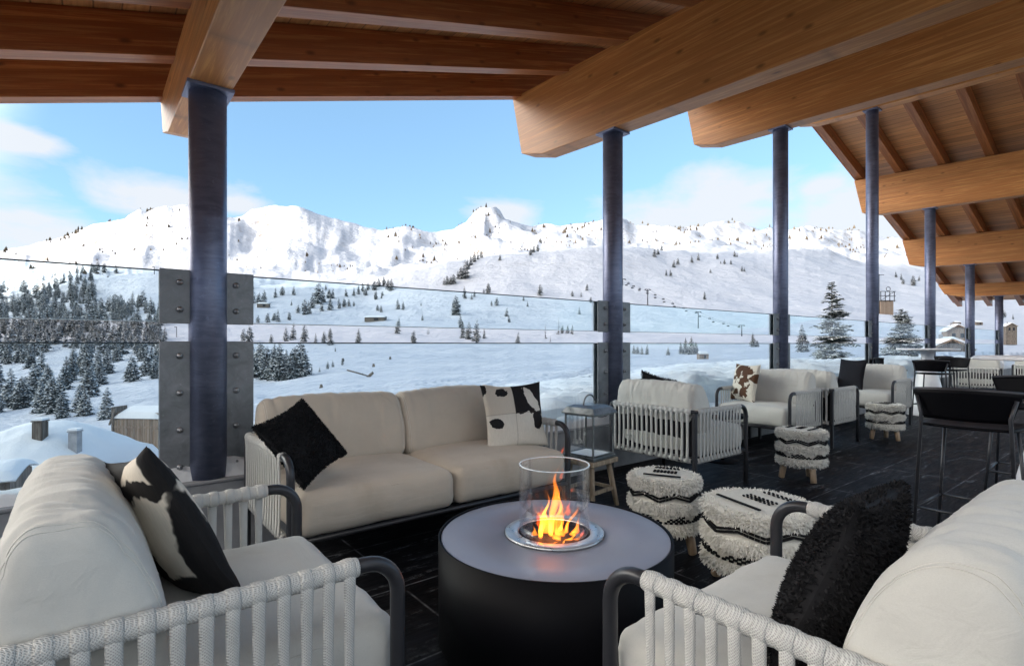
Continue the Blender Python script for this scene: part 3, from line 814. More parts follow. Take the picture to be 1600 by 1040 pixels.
def rope_seat(root, w, d, cloth, nseat=1, seeds=1):
    hy=w/2-.02; xf=d/2; xb=-d/2+.03; r=.0165
    for sg in (-1,1):
        y=sg*hy
        m=MB(); path=[(xf,y,0),(xf,y,.3),(xf,y,AT-.085)]+arc((xf-.085,y,AT-.085),0,PI/2,.085,(1,0,0),(0,0,1),9)[1:]+[(xf-.11,y,AT)]
        m.tube(path,.0185,14); m.build('leg',M['frame'],root)
        m=MB(); m.box((xb,y,AT/2-.005),(.032,.032,AT-.01)); m.build('leg',M['frame'],root,bevel=.005)
    m=MB()
    m.tube([(xf-.10,-hy,AT),(xb,-hy,AT),(xb+.0001,0,AT),(xb,hy,AT),(xf-.10,hy,AT)],.0155,12); m.build('arm_rail',M['frame'],root)
    m=MB()
    m.tube([(xf,-hy,BR),(xb,-hy,BR),(xb,hy,BR),(xf,hy,BR)],.014,10,True)
    k=int(w/.12)
    for i in range(1,k): m.box((0,-hy+2*hy*i/k,BR-.003),(d-.02,.035,.012))
    m.build('base_frame',M['frame'],root)
    fine=True
    rope_panel((xf-.105,-hy),(xb+.03,-hy),(0,-1),root); rope_panel((xf-.105,hy),(xb+.03,hy),(0,1),root); rope_panel((xb,-hy+.03),(xb,hy-.03),(-1,0),root)
    m=MB(); m.box((xb+.034,0,(AT+BR)/2),(.006,2*hy-.06,AT-BR-.05)); m.build('back_lining',M['blackcloth'],root)
    sw=(2*hy-.05)/nseat
    for i in range(nseat):
        yc=-hy+.025+sw*(i+.5)
        s=soft('seat_cushion',(d-.06+.02,sw-.006,.205),.055,cloth,root,(.045,yc,BR+.115),.030,.005,seeds+i)
        m=MB(); hx=(d-.04)/2-.012; hw=sw/2-.015
        m.tube([(.0+sx*hx,sy*hw,.088) for sx,sy in ()] or [(hx*math.copysign(abs(math.cos(q))**.25,math.cos(q)),hw*math.copysign(abs(math.sin(q))**.25,math.sin(q)),.0815) for q in [2*PI*j/72 for j in range(72)]],.0032,5,True)
        m.build('piping',cloth,s)
        back_cushion('back_cushion',sw-.03,.47,.885,.27,cloth,root,(-d/2+.215,yc,0),seeds*3+i)
grp='rope armchairs on the terrace'
ch=thing('rope_armchair','near left rope armchair with mostly black cowhide pillow','armchair',P(.20,1.645,0),ANG,grp)
rope_seat(ch,.88,.80,M['cushion'],1,1)
copy_tree(ch,P(1.40,.46,0),ANG+PI/2,'near right rope armchair holding a shaggy black pillow',grp)
copy_tree(ch,P(4.03,2.775,0),ANG,'rope armchair seen from its back beside the lantern',grp)
copy_tree(ch,P(6.20,3.02,0),ANG+PI,'rope armchair with the brown speckled cowhide pillow',grp)
copy_tree(ch,P(7.02,2.93,0),ANG,'rope armchair without a pillow, back to back with another',grp)
copy_tree(ch,P(9.15,2.95,0),ANG+PI,'rope armchair with a plain square black pillow',grp)
copy_tree(ch,P(15.2,2.85,0),ANG+.15,'far rope armchair turned sideways behind the bar stools',grp)
copy_tree(ch,P(18.2,2.2,0),ANG-.1,'farthest rope armchair at the right edge of the photo',grp)
sofa=thing('rope_sofa','two seat beige rope sofa in front of the snowy view','sofa',P(1.58,2.965,0),ANG-PI/2)
rope_seat(sofa,1.79,.89,M['sofacloth'],2,5)

# ------------------------------------------------------------------ pillows
def pillow_mesh(S, T, seed=0, n=34, corner=.10, wr=.004):
    m=MB()
    for sg in (-1,1):
        def g(i,j):
            u=math.sin((-1+2*i/(n-1))*PI/2)*.5+(-1+2*i/(n-1))*.5; v=math.sin((-1+2*j/(n-1))*PI/2)*.5+(-1+2*j/(n-1))*.5
            x=S/2*u*(1-corner*(1-v*v)); y=S/2*v*(1-corner*(1-u*u))
            h=T/2*(max(0,(1-u*u)*(1-v*v)))**.42
            z=sg*h+wr*noise.fractal(Vector((x*9+seed,y*9,sg+seed)),1,2,3)*(1 if h>0 else 0)+.02*(u*u*v*v)*noise.noise(Vector((u*2+seed,v*2,3)))
            return (x,y,z)
        m.grid(g,n,n)
    return m
def fur(m, S, T, count, ln, seed, w=.0022, curl=1.0, corner=.10):
    r=random.Random(seed)
    for _ in range(count):
        u=r.uniform(-1,1); v=r.uniform(-1,1); sg=r.choice((-1,1))
        if r.random()<.2:
            if r.random()<.5: u=r.choice((-1,1))*r.uniform(.93,1)
            else: v=r.choice((-1,1))*r.uniform(.93,1)
        x=S/2*u*(1-corner*(1-v*v)); y=S/2*v*(1-corner*(1-u*u)); h=T/2*(max(0,(1-u*u)*(1-v*v)))**.42
        p=Vector((x,y,sg*h)); nn=Vector((u**5*.9,v**5*.9,sg*(.25+h/T*2))).normalized()
        d=(nn+Vector((r.uniform(-1,1),r.uniform(-1,1),r.uniform(-1,1)))*.75*curl).normalized()
        e=(d+Vector((r.uniform(-1,1),r.uniform(-1,1),r.uniform(-1,1)))*.9*curl).normalized()
        s=d.cross(Vector((r.uniform(-1,1),r.uniform(-1,1),r.uniform(-1,1)))).normalized()*w
        l=ln*r.uniform(.5,1.1); a=p+d*l*.55; b=a+e*l*.45
        m.add([p-s,p+s,a+s*.9,a-s*.9,b],[(0,1,2,3),(3,2,4)],0,True)
def pillow(label, S, T, mt, c, right, up, seed, shag=0, ln=.02, name='pillow',group=None):
    m=pillow_mesh(S,T,seed)
    if shag: fur(m,S,T,shag,ln,seed)
    me=m.mesh(name,mt)
    o=link(name,me); basis(o,c,right,up); tag(o,label,'pillow',group); return o
ux,vx,zx=P(1,0),P(0,1),Vector((0,0,1))
pillow('mostly black cowhide pillow leaning in the near left armchair',.46,.13,M['cow_band'],P(.16,1.72,.70),(vx*.93-ux*.16-zx*.22),(zx*.9-ux*.46+vx*.26),3,name='cowhide_pillow')
pillow('shaggy black pillow in the near right armchair',.43,.16,M['blackfur'],P(1.335,.485,.675),(ux*.97+vx*.1-zx*.07),(zx*.9-vx*.36),5,17000,.014,'shaggy_pillow')
pillow('fluffy black pillow standing on its corner on the sofa',.375,.13,M['blackfur'],P(.825,2.74,.712),(ux*.77+vx*.589+zx*.25),(zx*.78+vx*.345-ux*.518),8,14000,.013,'fluffy_pillow')
pillow('black and cream patchwork cowhide pillow on the sofa',.45,.13,M['cow_patch'],P(2.26,2.84,.71),(ux*.98-vx*.28+zx*.03),(zx*.95+vx*.26),11,name='cowhide_pillow')
pillow('brown speckled cowhide pillow in the second armchair group',.46,.13,M['cow_br'],P(6.13,3.27,.735),(-vx*.9-ux*.45),(zx*.95+ux*.22),14,name='cowhide_pillow')
pillow('plain square black pillow in a far armchair',.47,.13,M['blackcloth'],P(9.03,3.14,.74),(-vx*.9-ux*.42),(zx*.97+ux*.2),17,name='square_pillow')
pillow('black pillow whose top shows above the rear facing armchair',.40,.14,M['blackfur'],P(4.14,3.06,.715),(vx*.95+ux*.05+zx*.18),(zx*.97-ux*.12),21,3500,.02,'dark_pillow')

# ------------------------------------------------------------------ wool poufs
def pouf(dia, z0, z1, seed, nleg):
    t=thing('wool_pouf','x','pouf')
    m=MB(); Rr=dia/2; H=z1-z0
    shagb=[(0,.25),(.40,.62),(.80,1.0)]
    def rad(q):
        s=0
        for a,b in shagb:
            if a<=q<=b: s=math.sin(PI*(q-a)/(b-a))**.5
        e=sstep(0,.06,q)*(1-.35*sstep(.93,1,q)**2)
        return Rr*(.925+.055*s)*(.86+.14*e)
    n=44; prof=[(0.0,z0)]+[(rad(i/n),z0+H*i/n) for i in range(n+1)]
    seg=72
    vs=[];fs=[]
    for i,(r,z) in enumerate(prof):
        for k in range(seg):
            a=2*PI*k/seg; rr=r*(1+.025*noise.noise(Vector((math.cos(a)*2+seed,math.sin(a)*2,z*12))))
            vs.append((rr*math.cos(a),rr*math.sin(a),z+.006*noise.noise(Vector((math.cos(a)*3,math.sin(a)*3,seed+z*9)))))
    top=len(prof)
    for q in (.85,.6,.35,.1):
        r=prof[-1][0]*q
        for k in range(seg):
            a=2*PI*k/seg; vs.append((r*math.cos(a),r*math.sin(a),z1+.012*(1-q*q)+.006*noise.noise(Vector((r*math.cos(a)*14,r*math.sin(a)*14,seed)))))
    for i in range(top+3):
        for k in range(seg):
            l=(k+1)%seg; fs.append((i*seg+k,i*seg+l,(i+1)*seg+l,(i+1)*seg+k))
    m.add(vs,fs,0,True)
    bodym=m
    # shaggy bands
    m=MB(); r=random.Random(seed)
    for _ in range(9000):
        a=r.uniform(0,2*PI); b=r.choice((0,1,1,2,2)); q=r.uniform(shagb[b][0],min(.985,shagb[b][1]))
        rr=rad(q)*.99; p=Vector((rr*math.cos(a),rr*math.sin(a),z0+H*q))
        nn=Vector((math.cos(a),math.sin(a),(-.25 if q<.85 else .35)))
        d=(nn+Vector((r.uniform(-1,1),r.uniform(-1,1),r.uniform(-1,1)))*.7).normalized(); e=(d+Vector((0,0,-.7))+Vector((r.uniform(-1,1),r.uniform(-1,1),r.uniform(-1,1)))*.6).normalized()
        s=d.cross(Vector((r.uniform(-1,1),r.uniform(-1,1),1))).normalized()*r.uniform(.0022,.0036)
        l=r.uniform(.012,.028); x1=p+d*l*.55; x2=x1+e*l*.5
        m.add([p-s,p+s,x1+s,x1-s,x2+s*.5,x2-s*.5],[(0,1,2,3),(3,2,4,5)],0,True)
    for _ in range(700):   # ragged upper edge
        a=r.uniform(0,2*PI); rr=prof[-1][0]*r.uniform(.86,1.03); p=Vector((rr*math.cos(a),rr*math.sin(a),z1-.004))
        d=Vector((math.cos(a)*.6+r.uniform(-.6,.6),math.sin(a)*.6+r.uniform(-.6,.6),.8)).normalized(); s=d.cross(Vector((r.uniform(-1,1),r.uniform(-1,1),1))).normalized()*.003
        l=r.uniform(.008,.02); m.add([p-s,p+s,p+d*l+s*.6,p+d*l-s*.6],[(0,1,2,3)],0,True)
    m.build('shag',M['shag'],t,fix=False)
    # black yarn: zigzag double line, rows of dashes, bars on top
    m=bodym
    def dash(a,q,da,dz,th=.006):
        rr=rad(q)+.012; z=z0+H*q
        p0=Vector((rr*math.cos(a),rr*math.sin(a),z)); p1=Vector((rr*math.cos(a+da),rr*math.sin(a+da),z+dz)); 
        m.bar(p0,p1,.009,th,1)
    nz=7
    for row in (0,.055):
        for i in range(nz*2*5):
            f=i/(nz*2*5); a=2*PI*f; ph=(f*nz)%1; y=abs(2*ph-1)
            nx=((f+1/(nz*10))*nz)%1; y2=abs(2*nx-1)
            dash(a,.645+row+y*.095,2*PI/(nz*10)*.92,(y2-y)*.095*H if abs(y2-y)<.5 else 0,.0105)
    for row in range(4):
        for i in range(44):
            a=2*PI*(i+.5*(row%2))/44
            if abs(((i*7/44)%1)-.5)<.12*row-.02: continue
            dash(a,.275+row*.032,2*PI/44*.55,.0,.0095)
    rt=prof[-1][0]*.78
    for x,l in ((-.45,.75),(-.1,.5),(-.02,.5),(.06,.5),(.38,.55),(.46,.5)):
        nn=1 if x==-.45 else 7
        for i in range(nn):
            y0=-l*rt+2*l*rt*i/nn; y1=y0+2*l*rt/nn*(.55 if nn>1 else 1)
            xx=x*rt*1.6; zt=z1+.016
            m.bar((xx,y0,zt),(xx+(.008 if nn>1 else 0),y1,zt),.016 if nn==1 else .009,.006,1)
    m.build('cover',[M['wool'],M['yarn']],t)
    for i in range(nleg):
        a=2*PI*i/nleg+.5
        c,s=math.cos(a),math.sin(a)
        m=MB(); m.tube([(Rr*.80*c,Rr*.80*s,0),(Rr*.79*c,Rr*.79*s,.006),(Rr*.66*c,Rr*.66*s,z0+.03)],[.021,.025,.029],14); m.build('leg',M['legwood'],t)
    return t
gp='shaggy wool poufs'
pf=pouf(.40,.135,.44,1,3)
p1=pf; p1.location=P(2.475,1.83,0); p1.rotation_euler=(0,0,1.15); p1['label']='shaggy black and ivory pouf right of the fire table'; p1['group']=gp
def at(px,Z): return Vector(((px-CX)/F*Z,Z,0))
p1.location=at(1038,3.10)
copy_tree(pf,at(1252,4.72),2.25,'ivory pouf standing in front of the second armchair group',gp)
copy_tree(pf,at(1383,6.7),.4,'farthest ivory pouf beside the armchair with black pillow',gp)
pb=pouf(.54,.11,.42,4,4); pb.location=at(1186,2.62); pb.rotation_euler=(0,0,.35); pb['label']='wide shaggy pouf half hidden behind the near right armchair'; pb['group']=gp

# ------------------------------------------------------------------ fire table
FT=at(866,2.19)
ft=thing('fire_table','round black fire table with satin grey top','fire table',FT,0)
RT=.472; HT=.424
m=MB(); m.lathe([(0,.002),(RT-.05,.002),(RT-.05,.03),(RT,.03),(RT+.002,HT+.004),(RT-.006,HT+.004),(RT-.006,HT-.012),(0,HT-.012)],120); m.build('drum',M['blackmetal'],ft)
m=MB(); m.lathe([(RT-.010,HT-.01),(RT-.010,HT-.001),(RT-.013,HT),(.150,HT),(.150,HT-.01)],120); m.build('table_top',M['tabletop'],ft)
m=MB(); m.lathe([(.203,HT+.001),(.203,HT+.007),(.200,HT+.009),(.151,HT+.009),(.148,HT+.006),(.148,HT-.05)],96); m.build('burner_ring',M['steelring'],ft)
m=MB(); m.lathe([(.147,HT+.004),(.143,HT-.055),(0,HT-.055)],64); bowl=m.build('burner_bowl',M['blackmetal'],ft)
m=MB(); r=random.Random(3)
for i in range(60):
    a=r.uniform(0,2*PI); q=.130*math.sqrt(r.random()); s=r.uniform(.012,.024)
    c=Vector((q*math.cos(a),q*math.sin(a),HT-.05+s*.3))
    def g(i_,j_,c=c,s=s,k=i):
        th=PI*i_/6; ph=2*PI*j_/9; d=Vector((math.sin(th)*math.cos(ph),math.sin(th)*math.sin(ph),math.cos(th)*.6))
        return c+d*s*(1+.35*noise.noise(d*2+Vector((k,0,0))))
    m.grid(g,7,9,False,True)
m.build('burner_stones',M['ember'],bowl)
gc=thing('glass_cylinder','clear glass cylinder standing around the flame','glass cylinder',FT+Vector((0,0,HT+.010)),0)
m=MB(); GR=.145; GH=.272
m.lathe([(GR,0),(GR,GH)],96); m.lathe([(GR-.005,GH),(GR-.005,0)],96); m.build('glass_wall',M['clear'],gc,fix=False)
m=MB(); m.lathe([(GR+.0005,GH-.003),(GR+.0005,GH+.001),(GR-.0055,GH+.001),(GR-.0055,GH-.003)],96,closed=True); m.build('rim',M['rim'],gc)
def flame(m, base, h, r0, lean, seed, tw=1.0, mat=0, off=0.0):
    n=26; path=[];rs=[]
    for i in range(n):
        t=i/(n-1)
        w=Vector((noise.noise(Vector((t*2.4+seed,seed,0))),noise.noise(Vector((t*2.4,seed,5))),0))*.055*t*(h/.2)
        path.append(Vector(base)+Vector((lean[0]*t*t,lean[1]*t*t,h*t))+w)
        k=(math.sin(PI*min(1,(t*.93+.07))**.62))**1.15*(1-.35*t)
        rs.append(max(.0006,r0*k*(1+.45*noise.noise(Vector((t*5+seed*3,1,seed))))))
    seg=14; vs=[]
    for i in range(n):
        t=i/(n-1); tw_=tw*t*2.2+seed
        for k in range(seg):
            a=2*PI*k/seg; rr=rs[i]*(1+.35*noise.noise(Vector((math.cos(a)*1.3,math.sin(a)*1.3+seed,t*6))))
            x=rr*math.cos(a); y=rr*.42*math.sin(a)
            vs.append(path[i]+Vector((x*math.cos(tw_)-y*math.sin(tw_),x*math.sin(tw_)+y*math.cos(tw_),0)))
    fs=[(i*seg+k,i*seg+(k+1)%seg,(i+1)*seg+(k+1)%seg,(i+1)*seg+k) for i in range(n-1) for k in range(seg)]
    fs.append(tuple(reversed(range(seg)))); fs.append(tuple((n-1)*seg+k for k in range(seg)))
    m.add(vs,fs,mat,True)
fl=thing('fire','orange and yellow flames rising inside the glass cylinder','flame',FT+Vector((0,0,HT-.045)),0)
FL=[((-.01,0,0),.335,.024,(.035,.02),1.3),((-.035,.02,0),.22,.026,(-.015,0),2.7),((-.05,-.02,0),.15,.026,(-.03,.01),3.9),((.02,.0,0),.17,.022,(.02,.02),5.1),((.05,.03,0),.16,.018,(.05,.02),6.6),
((0,-.05,0),.085,.026,(.02,0),7.7),((.04,-.05,0),.07,.024,(.05,-.02),8.2),((-.05,.05,0),.12,.022,(-.01,.02),9.9),((.07,.0,0),.085,.022,(.03,.0),10.4),((-.02,-.08,0),.05,.022,(.03,-.02),11.5),((.02,-.075,0),.055,.02,(.02,-.03),12.2),
((.03,.06,0),.13,.02,(.04,.02),13.1),((.085,.03,0),.12,.018,(.05,.01),15.3),((.06,-.05,0),.06,.022,(.06,.0),16.9),((-.005,.03,0),.24,.02,(.06,.01),18.2),((-.075,.0,0),.075,.02,(-.02,0),14.8)]
for i,(b,h,r0,ln,sd2) in enumerate(FL):
    m=MB(); flame(m,b,h,r0,ln,sd2,1.2); m.build('flame_tongue',M['fire'],fl)
for i,(b,h,r0,sd2) in enumerate([((.095,.02,.01),.06,.018,3.3),((.11,-.01,.02),.05,.014,4.1),((-.06,.01,.06),.11,.018,5.3),((.06,.04,.10),.08,.013,6.1),((.035,.03,.365),.030,.009,7.2),((.075,.04,.20),.022,.007,8.4),((.03,.02,.26),.05,.009,9.3)]):
    m=MB(); flame(m,b,h,r0,(.01,0),sd2,.8); m.build('flame_wisp',M['firered'],fl)

# ------------------------------------------------------------------ lantern on its stool
LP=at(921,3.96)
st=thing('wooden_stool','small rustic wooden stool under the lantern','stool',LP,ANG+.12)
m=MB(); m.box((0,0,.34),(.32,.30,.036)); m.build('seat',M['stoolwood'],st,bevel=.008)
for sx in (-1,1):
    for sy in (-1,1):
        m=MB(); m.tube([(sx*.150,sy*.14,0),(sx*.105,sy*.095,.325)],[.019,.022],10); m.build('leg',M['stoolwood'],st)
for a,b in (((-1,-1),(1,-1)),((-1,1),(1,1)),((-1,-1),(-1,1)),((1,-1),(1,1))):
    m=MB(); m.bar((a[0]*.132,a[1]*.122,.13),(b[0]*.132,b[1]*.122,.13),.018,.024); m.build('stretcher',M['stoolwood'],st)
la=thing('lantern','square steel and glass lantern with ring handle on the stool','lantern',LP+Vector((0,0,.359)),ANG+.12)
S=.125
m=MB(); m.box((0,0,.012),(2*S+.03,2*S+.03,.024)); m.build('base',M['lantern'],la,bevel=.003)
m=MB(); m.box((0,0,.028),(2*S-.02,2*S-.02,.008)); m.build('base_plate',M['lanternbase'],la)
m=MB()
for sx in (-1,1):
    for sy in (-1,1): m.box((sx*S,sy*S,.177),(.011,.011,.306))
for z in (.032,.323):
    for s in (-1,1): m.box((0,s*S,z),(2*S-.012,.009,.010)); m.box((s*S,0,z),(.009,2*S-.012,.010))
m.build('frame',M['lantern'],la)
for i in range(4):
    m=MB(); a=i*PI/2; c,s=math.cos(a),math.sin(a)
    pts4=[(S,-S+.007,.04),(S,S-.007,.04),(S,S-.007,.316),(S,-S+.007,.316)]
    m.add([(x*c-y*s,x*s+y*c,z) for x,y,z in pts4],[(0,1,2,3)],0,False); m.build('glass_panel',M['clear'],la,fix=False)
m=MB(); vs=[];rg=[(S+.022,.328),(S+.022,.336),(S-.005,.375),(S-.045,.392),(.0,.393)]
for h,z in rg: vs+=[(-h,-h,z),(h,-h,z),(h,h,z),(-h,h,z)]
m.add(vs,[(i*4+k,i*4+(k+1)%4,(i+1)*4+(k+1)%4,(i+1)*4+k) for i in range(4) for k in range(4)]+[(3,2,1,0)],0,False); m.build('cap',M['lantern'],la)
m=MB(); m.tube(arc((0,0,.39),0,PI,.072,(1,0,0),(0,0,1.0),20),.006,8); m.build('handle',M['lantern'],la)

# ------------------------------------------------------------------ low table with cups between armchairs
lt=thing('low_table','low dark side table between two rope armchairs','table',P(5.08,2.95,0),ANG)
m=MB(); m.lathe([(0,.455),(.24,.455),(.245,.462),(.245,.474),(.24,.48),(0,.48)],40); m.build('table_top',M['blackmetal'],lt)
m=MB(); m.tube([(0,0,.01),(0,0,.457)],.022,12); m.lathe([(0,.0),(.17,.0),(.165,.012),(.03,.018)],32); m.build('pedestal',M['blackmetal'],lt)
for px,lab,mt,rr,hh in ((P(5.0,2.98),'small pale cup on the low side table',M['rim'],.035,.07),(P(5.18,2.9),'small dark cup on the low side table',M['frame'],.038,.075)):
    m=MB(); m.lathe([(0,0),(rr*.8,0),(rr,hh),(rr*.9,hh),(rr*.72,.006),(0,.006)],24); o=m.build('cup',mt,loc=px+Vector((0,0,.481))); tag(o,lab,'cup')

# ------------------------------------------------------------------ bar stools, bar tables
def bar_stool():
    t=thing('bar_stool','x','bar stool')
    m=MB(); SW=.225
    def g(i,j):
        a=-1+2*i/24; q=j/8
        wd=lerp(.185,.235,q); x=-.205-.045*q+.075*a*a*(.6+.4*q); return (x,a*wd,lerp(.775,.935,q)+.012*(1-a*a)*(q))
    m.grid(g,25,9)
    me=m.mesh('backrest',M['blackmetal']); o=link('backrest',me,t); so_=o.modifiers.new('Solidify','SOLIDIFY'); so_.thickness=.012
    m=MB()
    m.tube([g(i,8) for i in range(25)],.011,8); m.build('back_rim',M['frame'],t)
    m=MB()
    def g2(i,j):
        a=-1+2*i/16; b=-1+2*j/16; k=1-.16*(b*b if a<0 else .4*b*b)
        return (.205*a*k-.0,.215*b*(1-.10*a*a),.742-.014*(1-a*a)*(1-b*b))
    m.grid(g2,17,17); me=m.mesh('seat',M['blackmetal']); o=link('seat',me,t); so_=o.modifiers.new('Solidify','SOLIDIFY'); so_.thickness=.016
    for sy in (-1,1):
        m=MB(); m.tube([(-.245,sy*.225,0),(-.205,sy*.195,.72),(-.215,sy*.192,.80),(-.20,sy*.215,.90)],.0095,10); m.build('leg',M['frame'],t)
        m=MB(); m.tube([(.225,sy*.215,0),(.165,sy*.165,.728)],.0095,10); m.build('leg',M['frame'],t)
    m=MB(); h=.255; c=[(-.231,-.2145,h),(.204,-.1975,h),(.204,.1975,h),(-.231,.2145,h)]
    for i in range(4): m.tube([c[i],c[(i+1)%4]],.0075,8)
    m.build('footrest',M['frame'],t)
    return t
gb='black metal bar stools'
bs=bar_stool(); bs.location=P(3.99,.76,0); bs.rotation_euler=(0,0,ANG); bs['label']='nearest black bar stool, its back turned to the camera'; bs['group']=gb
for (u,v,r,lab) in ((5.45,.72,PI,'black bar stool cut by the right edge of the photo'),(10.38,2.45,0,'black bar stool on the near side of the far white table'),(12.05,2.62,PI*.95,'black bar stool right of the far white pedestal'),(11.05,3.22,-PI/2,'black bar stool behind the pillow armchair, left of the pedestal'),(13.4,3.15,PI*.8,'black bar stool farthest back, behind the white pedestal')):
    copy_tree(bs,P(u,v,0),ANG+r,lab,gb)
def bar_table(p,lab):
    t=thing('bar_table',lab,'table',p,0,'white bar tables')
    m=MB(); m.lathe([(0,0),(.30,0),(.30,.012),(.285,.05),(.20,.45),(.12,.80),(.085,.98),(.10,1.06),(.16,1.095),(0,1.096)],56); m.build('pedestal',M['white'],t)
    m=MB(); m.lathe([(0,1.098),(.425,1.098),(.43,1.103),(.43,1.117),(.425,1.122),(0,1.122)],72); m.build('table_top',M['white'],t)
bar_table(P(11.06,2.70),'white round bar table with conical pedestal among far stools')
bar_table(P(4.67,.455),'white round bar table mostly outside the right edge')
# white shell chair beyond
t=thing('shell_chair','white rounded shell chair at the far right','chair',P(16.9,3.0,0),ANG+PI)
m=MB()
def g(i,j):
    a=PI*(.15+1.7*i/24)-PI*0; q=j/8; r=.30+.05*q
    return (-r*math.cos(a-PI)*.9*-1, r*math.sin(a-PI), .42+.5*q*(0.55+.45*abs(math.cos((a)/1))))
m.grid(g,25,9); me=m.mesh('shell',M['white']); o=link('shell',me,t); o.modifiers.new('Solidify','SOLIDIFY').thickness=.03
m=MB(); m.lathe([(0,.40),(.30,.40),(.31,.43),(.28,.46),(0,.465)],32); m.build('seat',M['white'],t)
for i in range(4):
    a=PI/4+i*PI/2; m=MB(); m.tube([(.28*math.cos(a),.28*math.sin(a),0),(.2*math.cos(a),.2*math.sin(a),.405)],.012,8); m.build('leg',M['frame'],t)

# ------------------------------------------------------------------ trees
def conifer_mesh(name, seed, tiers, nb, rad=.24, detail=0, bare=.0, bottom=.06, mats=None, round_=.0, parts=False):
    """unit-height conifer: tapered trunk, tiers of drooping boughs built of many small faces"""
    r=random.Random(seed); m=MB(); tr=MB()
    bend=Vector((r.uniform(-.02,.02),r.uniform(-.02,.02),0))
    (tr if parts else m).tube([bend*(t*t)*2+Vector((0,0,t)) for t in (0,.25,.5,.75,.97)],[.016,.013,.009,.006,.002],6,mat=0 if parts else 1)
    for i in range(tiers):
        t=(i+r.uniform(-.3,.3))/tiers; z=bottom+(.985-bottom)*clamp(t)**.92
        f=(1-z)
        env=rad*(f**(.85-.35*round_))*(1-.45*round_*max(0,.35-z)/.35)*sstep(-.05,.12,z)
        for b in range(max(3,int(nb*(.55+.45*f)))):
            if r.random()<bare: continue
            a=r.uniform(0,2*PI); L=env*r.uniform(.55,1.18)+.012
            d=Vector((math.cos(a),math.sin(a),0)); sd_=Vector((-d.y,d.x,0))
            dr=r.uniform(.15,.5)*(1-.5*z)*(.7 if detail else 1); up=r.uniform(-.05,.28)+(.12 if detail else 0)
            c0=Vector((0,0,z+r.uniform(-.014,.014)))+bend*z*z*2
            def pp(q): return c0+d*(L*q)+Vector((0,0,L*(up*q-dr*q*q*1.3)))
            W=L*r.uniform(.20,.34)+.006
            if not detail:
                p0,p1,p2=pp(.12),pp(.6),pp(1)
                lo=Vector((0,0,-W*.55))
                m.add([p0,p1+sd_*W+lo,p1,p1-sd_*W+lo,p2],[(0,1,2),(0,2,3),(2,1,4),(3,2,4)],0,False)
            else:
                nt_=detail
                for k in range(nt_):
                    q=(k+.6)/nt_; p=pp(q); wl=W*2.3*(1-.5*q)*r.uniform(.7,1.2)
                    for s in (-1,1):
                        e=(sd_*s*r.uniform(.7,1)+d*r.uniform(.3,.8)+Vector((0,0,r.uniform(-.35,.15)))).normalized()
                        n_=Vector((0,0,1)).cross(e).normalized()*wl*.34
                        tip=p+e*wl; md=p+e*wl*.55
                        m.add([p-n_*.3,p+n_*.3,md+n_,tip,md-n_,md+Vector((0,0,wl*.10))],[(0,1,5),(1,2,5),(2,3,5),(3,4,5),(4,0,5)],0,False)
                p=pp(1.0); m.add([pp(.8)-sd_*W*.2,pp(.8)+sd_*W*.2,p],[(0,1,2)],0,False)
    if parts: return m.mesh(name,mats[0]),tr.mesh(name+'_trunk',mats[1])
    return m.mesh(name,mats or [M['needle'],M['bark']])
TM=[conifer_mesh('conifer_%d'%i,20+i,18,13,rad=(.21,.25,.29,.24,.32)[i],round_=(0,.25,.7,.45,.9)[i]) for i in range(5)]
SPARSE=[conifer_mesh('sparse_%d'%i,60+i,13,6,rad=.17,bare=.35) for i in range(2)]
FINE=[conifer_mesh('fine_%d'%i,80+i,26,15,rad=(.27,.33,.25)[i],round_=(.1,.6,.2)[i]) for i in range(3)]
def ground_hit(px,y,z0=16):
    Z=z0
    while Z<1480:
        yy=CY-(base_h(px,Z)-CH)/Z*F
        if yy<=y: break
        Z*=1.02
    return Z
def plant(name,px,y,hpx,meshes,label,cat,group,rr,zmin=16,Zf=None,wide=1.0):
    Z=Zf or ground_hit(px,y,zmin)
    x=(px-CX)/F*Z; o=link(name,rr.choice(meshes))
    o.location=(x,Z,height(x,Z)-.02*hpx*Z/F); s=hpx*Z/F; q=rr.uniform(1.0,1.3)*wide
    o.scale=(s*q,s*q,s); o.rotation_euler=(0,0,rr.uniform(0,6.28)); tag(o,label,cat,group); return o
rr=random.Random(11)
# the dense forest on the left hillside
cnt=0; tries=0
def forest_y(px): return li([(0,470),(100,438),(160,418),(210,418),(230,470),(300,490),(420,500)],px)
spots=[]
while cnt<150 and tries<9000:
    tries+=1
    px=rr.uniform(-12,262); y=rr.uniform(425,655)
    top=forest_y(px)
    if y<top+6: continue
    if 150<px<262 and 432<y<488 and not (y>474): continue      # open meadow on the hill
    if y>560 and px>255: continue
    if y>600 and px>170: continue
    h=lerp(17,54,((y-430)/215)**1.15 if y>430 else 0)*rr.uniform(.8,1.25)
    if any(abs(px-a)<h*.2 and abs(y-b)<h*.16 for a,b in spots): continue
    if y>545 and noise.noise(Vector((px/38,y/26,1)))<-.12: continue
    if 80<px<262 and 520<y<560 and noise.noise(Vector((px/30,y/30,5)))<-.25: continue
    spots.append((px,y))
    near=y>560
    plant('conifer',px,y,h,(FINE if near else TM),'snow dusted dark conifer standing in the dense forest on the left hillside','tree','snow dusted conifers of the left hillside forest',rr)
    cnt+=1
m=MB(); tries=0; k=0; base=TM[2]
bv=[[tuple(v.co) for v in q.vertices] for q in TM[:4]]; bf=[[tuple(p.vertices) for p in q.polygons] for q in TM[:4]]; bm_=[[p.material_index for p in q.polygons] for q in TM[:4]]
